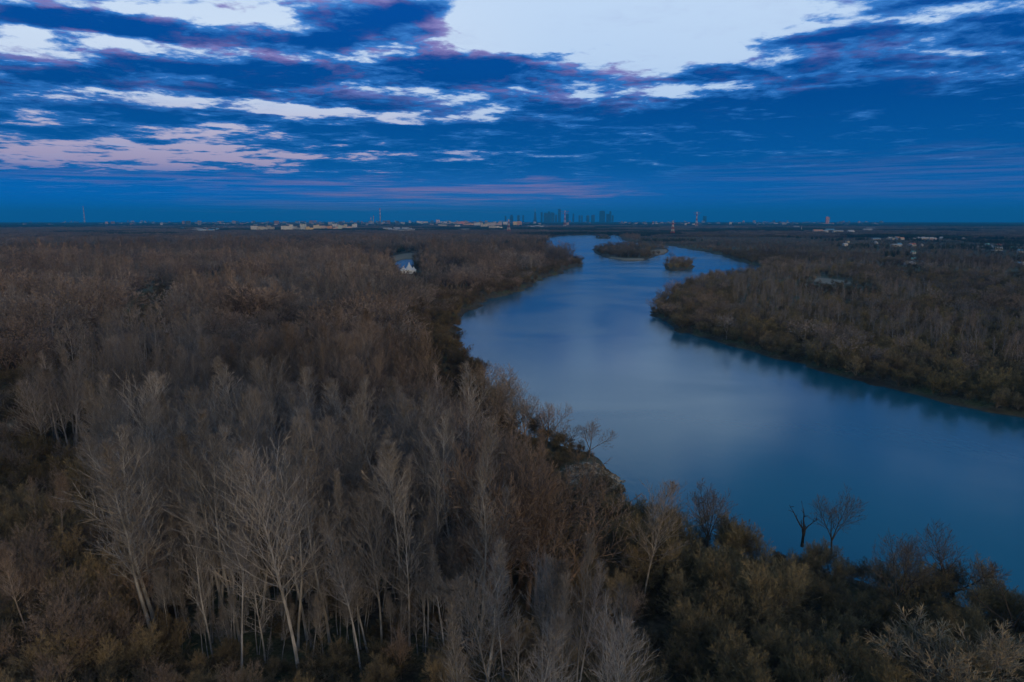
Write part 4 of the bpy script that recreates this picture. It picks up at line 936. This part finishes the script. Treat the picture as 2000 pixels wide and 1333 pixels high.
# saplings thickening the grey stand
P_, D_ = scatter_points(70, 175, 2.5)
for (x, y), d_ in zip(P_, D_):
    if d_ > -4 or not inpoly(PX(x, y, 20.0), Z_GREY) or rnd(0, 1) < .35: continue
    hgt = rnd(7, 17); near.append([x, y, 'poplar', 0, random.choice((1, 5, 8, 9, 3)), rnd(0, 6.28), hgt / 26 * rnd(1.0, 1.5), hgt / 26, tuple(np.array((.90, .92, .98)) * rnd(.7, 1.2)), hgt, *PX(x, y, 6.0)])
# dark conifers among the suburb gardens and by the dike
for px_, py_ in ((1690, 487), (1701, 485), (1745, 503), (1755, 500), (1722, 498), (1770, 470), (1790, 470), (1640, 470), (1625, 472), (1680, 470), (1802, 472), (1870, 470), (1890, 472), (1930, 475), (1540, 465), (1560, 466), (1592, 468), (185, 566), (1850, 500), (1830, 474)):
    cx_, cy_ = G(px_, py_, 4)
    for _ in range(7):
        hgt = rnd(7, 12) if px_ > 400 else rnd(12, 17); a_, q2 = rnd(0, 6.28), rnd(0, 13)
        masses['massed_wood'].append([cx_ + math.cos(a_) * q2 * 1.4, cy_ + math.sin(a_) * q2, 'pine', 1, random.randrange(2), rnd(0, 6.28), hgt / 17 * 1.3, hgt / 17, (rnd(.7, 1.1),) * 3, hgt, px_, py_])
# the trees that show largest stand as objects of their own
quota = {'poplar': 150, 'broad': 62, 'willow': 118}
def in_frame(rc_):
    tx, ty = PX(rc_[0], rc_[1], rc_[9] * .8 + 2); return -20 < tx < 2020 and 560 < ty < 1345
cand = sorted((q_ for q_ in near if in_frame(q_) and q_[2] in quota), key=lambda q_: -q_[9] / math.hypot(q_[0], q_[1]) * (1 + .0 * q_[10]))
chosen, left_ = {'poplar': [], 'broad': [], 'willow': []}, []
picked = set()
for q_ in cand:
    if len(chosen[q_[2]]) < quota[q_[2]]: chosen[q_[2]].append(q_); picked.add(id(q_))
masses['massed_wood'] += [q_ for q_ in near if id(q_) not in picked]
LOOKS = {'poplar': ['straight grey poplar', 'high-crowned slim poplar', 'low-branched wide poplar', 'leaning pale poplar', 'upswept poplar', 'very thin poplar', 'crooked top-heavy poplar', 'low-branched narrow poplar', 'slender feathery poplar', 'bare-stemmed tufted poplar'],
         'broad': ['brown spreading tree', 'high-forked brown tree', 'low-forked wide tree', 'bare round-headed tree'], 'willow': ['twiggy rounded bush', 'open few-stemmed bush', 'dense many-stemmed bush', 'wide sprawling bush']}
def zone_of(q_):
    px, py = q_[10], q_[11]
    if px < 260: return 'lower western scrub' if py > 900 else 'scrub west of stand'
    if px < 640: return 'stand west of fan-crowned poplar'
    if px < 960: return 'stand east of fan-crowned poplar'
    if px < 1270: return 'thicket below the eroded point'
    if px < 1640: return 'shore thicket by the dark hollow'
    return 'easternmost shore thicket'
for kind, L_ in chosen.items():
    by = {}
    for q_ in L_: by.setdefault((zone_of(q_), LOOKS[kind][q_[4]]), []).append(q_)
    for (zn, lk), arr in by.items():
        arr.sort(key=lambda q_: math.hypot(q_[0], q_[1]))
        rows = [arr[i:i + 6] for i in range(0, len(arr), 6)]
        for ri, row in enumerate(rows):
            row.sort(key=lambda q_: q_[10])
            rn = '' if len(rows) == 1 else f' of {ordinal(ri)} rank'
            for k, q_ in enumerate(row):
                od = 'only' if len(row) == 1 else ordinal(k)
                if len(row) > 1: lab = f'{lk}, {od} from west{rn}, {zn}'
                else: lab = f'{od} {lk}{rn} in the {zn}'
                tm, cm, _ = HABIT[(kind, 0)][q_[4]]
                single(kind, tm, cm, q_[0], q_[1], zg(q_[0], q_[1]), q_[7], q_[6], q_[5], q_[8], lab)

# low growth under the trees
P_, D_ = scatter_points(38, 420, 3.1); keep = (D_ < -.8)
for E_ in excl: keep &= sdist(P_, E_) < -.5
P_, D_ = P_[keep], D_[keep]; N2 = vnoise(P_, 22, 9)
for i in range(len(P_)):
    x, y = P_[i]
    if rnd(0, 1) < .12 or (x - BLUFF[0]) ** 2 + (y - BLUFF[1]) ** 2 < 49: continue
    hgt = rnd(1.2, 3.2); c = np.array((1.0, .95, .74)) * N2[i] + np.array((.90, .84, .80)) * (1 - N2[i]); l_ = 0 if math.hypot(x, y) < 150 else 1
    if inpoly(PX(x, y, 20.0), Z_GREY) and rnd(0, 1) < .6:
        hgt = rnd(3.5, 8); masses['undergrowth'].append([x, y, 'poplar', 0, random.choice((1, 5, 7, 8)), rnd(0, 6.28), hgt / 26 * rnd(1.6, 2.4), hgt / 26, tuple(np.array((.82, .82, .86)) * rnd(.7, 1.15)), hgt, 0, 0]); continue
    masses['undergrowth'].append([x, y, 'willow', l_, random.randrange(len(HABIT[('willow', l_)])), rnd(0, 6.28), hgt / 8.5 * rnd(1.2, 2.0), hgt / 8.5, tuple(c * rnd(.6, 1.1)), hgt, 0, 0])

LIB = bpy.data.collections.new('plant_habits'); IDX = {}
names_ = [(kind, lod, i) for (kind, lod), arr in HABIT.items() for i in range(len(arr))]
for n_, (kind, lod, i) in enumerate(names_):
    o = bpy.data.objects.new(f'habit_{n_:03d}', HABIT[(kind, lod)][i][2]); LIB.objects.link(o); IDX[(kind, lod, i)] = n_
def mass(name, recs, label, cat):
    P = np.array([(q_[0], q_[1]) for q_ in recs]); z = ground_z(P, np.full(len(P), -50.0)) - .1
    me = bpy.data.meshes.new(name); me.vertices.add(len(recs)); me.vertices.foreach_set('co', np.column_stack([P, z]).astype(np.float32).ravel())
    def attr(nm, typ, field, arr):
        a = me.attributes.new(nm, typ, 'POINT'); a.data.foreach_set(field, np.asarray(arr).ravel())
    attr('habit', 'INT', 'value', np.array([IDX[(q_[2], q_[3], q_[4])] for q_ in recs], np.int32))
    attr('turn', 'FLOAT_VECTOR', 'vector', np.array([(0, 0, q_[5]) for q_ in recs], np.float32))
    attr('size', 'FLOAT_VECTOR', 'vector', np.array([(q_[6], q_[6], q_[7]) for q_ in recs], np.float32))
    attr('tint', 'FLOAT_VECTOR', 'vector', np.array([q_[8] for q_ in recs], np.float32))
    o = link(bpy.data.objects.new(name, me)); tag(o, label, cat, kind='stuff')
    t = bpy.data.node_groups.new('grow_' + name, 'GeometryNodeTree')
    t.interface.new_socket('Geometry', in_out='INPUT', socket_type='NodeSocketGeometry'); t.interface.new_socket('Geometry', in_out='OUTPUT', socket_type='NodeSocketGeometry')
    gi, go = t.nodes.new('NodeGroupInput'), t.nodes.new('NodeGroupOutput')
    ip = t.nodes.new('GeometryNodeInstanceOnPoints'); ci = t.nodes.new('GeometryNodeCollectionInfo')
    ci.inputs['Collection'].default_value = LIB; ci.inputs['Separate Children'].default_value = True; ci.inputs['Reset Children'].default_value = True
    t.links.new(gi.outputs[0], ip.inputs['Points']); t.links.new(ci.outputs[0], ip.inputs['Instance']); ip.inputs['Pick Instance'].default_value = True
    for nm, typ, sock in (('habit', 'INT', 'Instance Index'), ('turn', 'FLOAT_VECTOR', 'Rotation'), ('size', 'FLOAT_VECTOR', 'Scale')):
        na_ = t.nodes.new('GeometryNodeInputNamedAttribute'); na_.data_type = typ; na_.inputs['Name'].default_value = nm
        t.links.new(na_.outputs[0], ip.inputs[sock])
    t.links.new(ip.outputs[0], go.inputs[0])
    md = o.modifiers.new('grow', 'NODES'); md.node_group = t
    return o
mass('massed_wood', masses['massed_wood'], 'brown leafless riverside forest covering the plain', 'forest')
mass('undergrowth', masses['undergrowth'], 'dark twiggy scrub under the near trees', 'undergrowth')
print('plants', {k: len(v) for k, v in masses.items()}, 'near', len(near), {k: len(v) for k, v in chosen.items()})
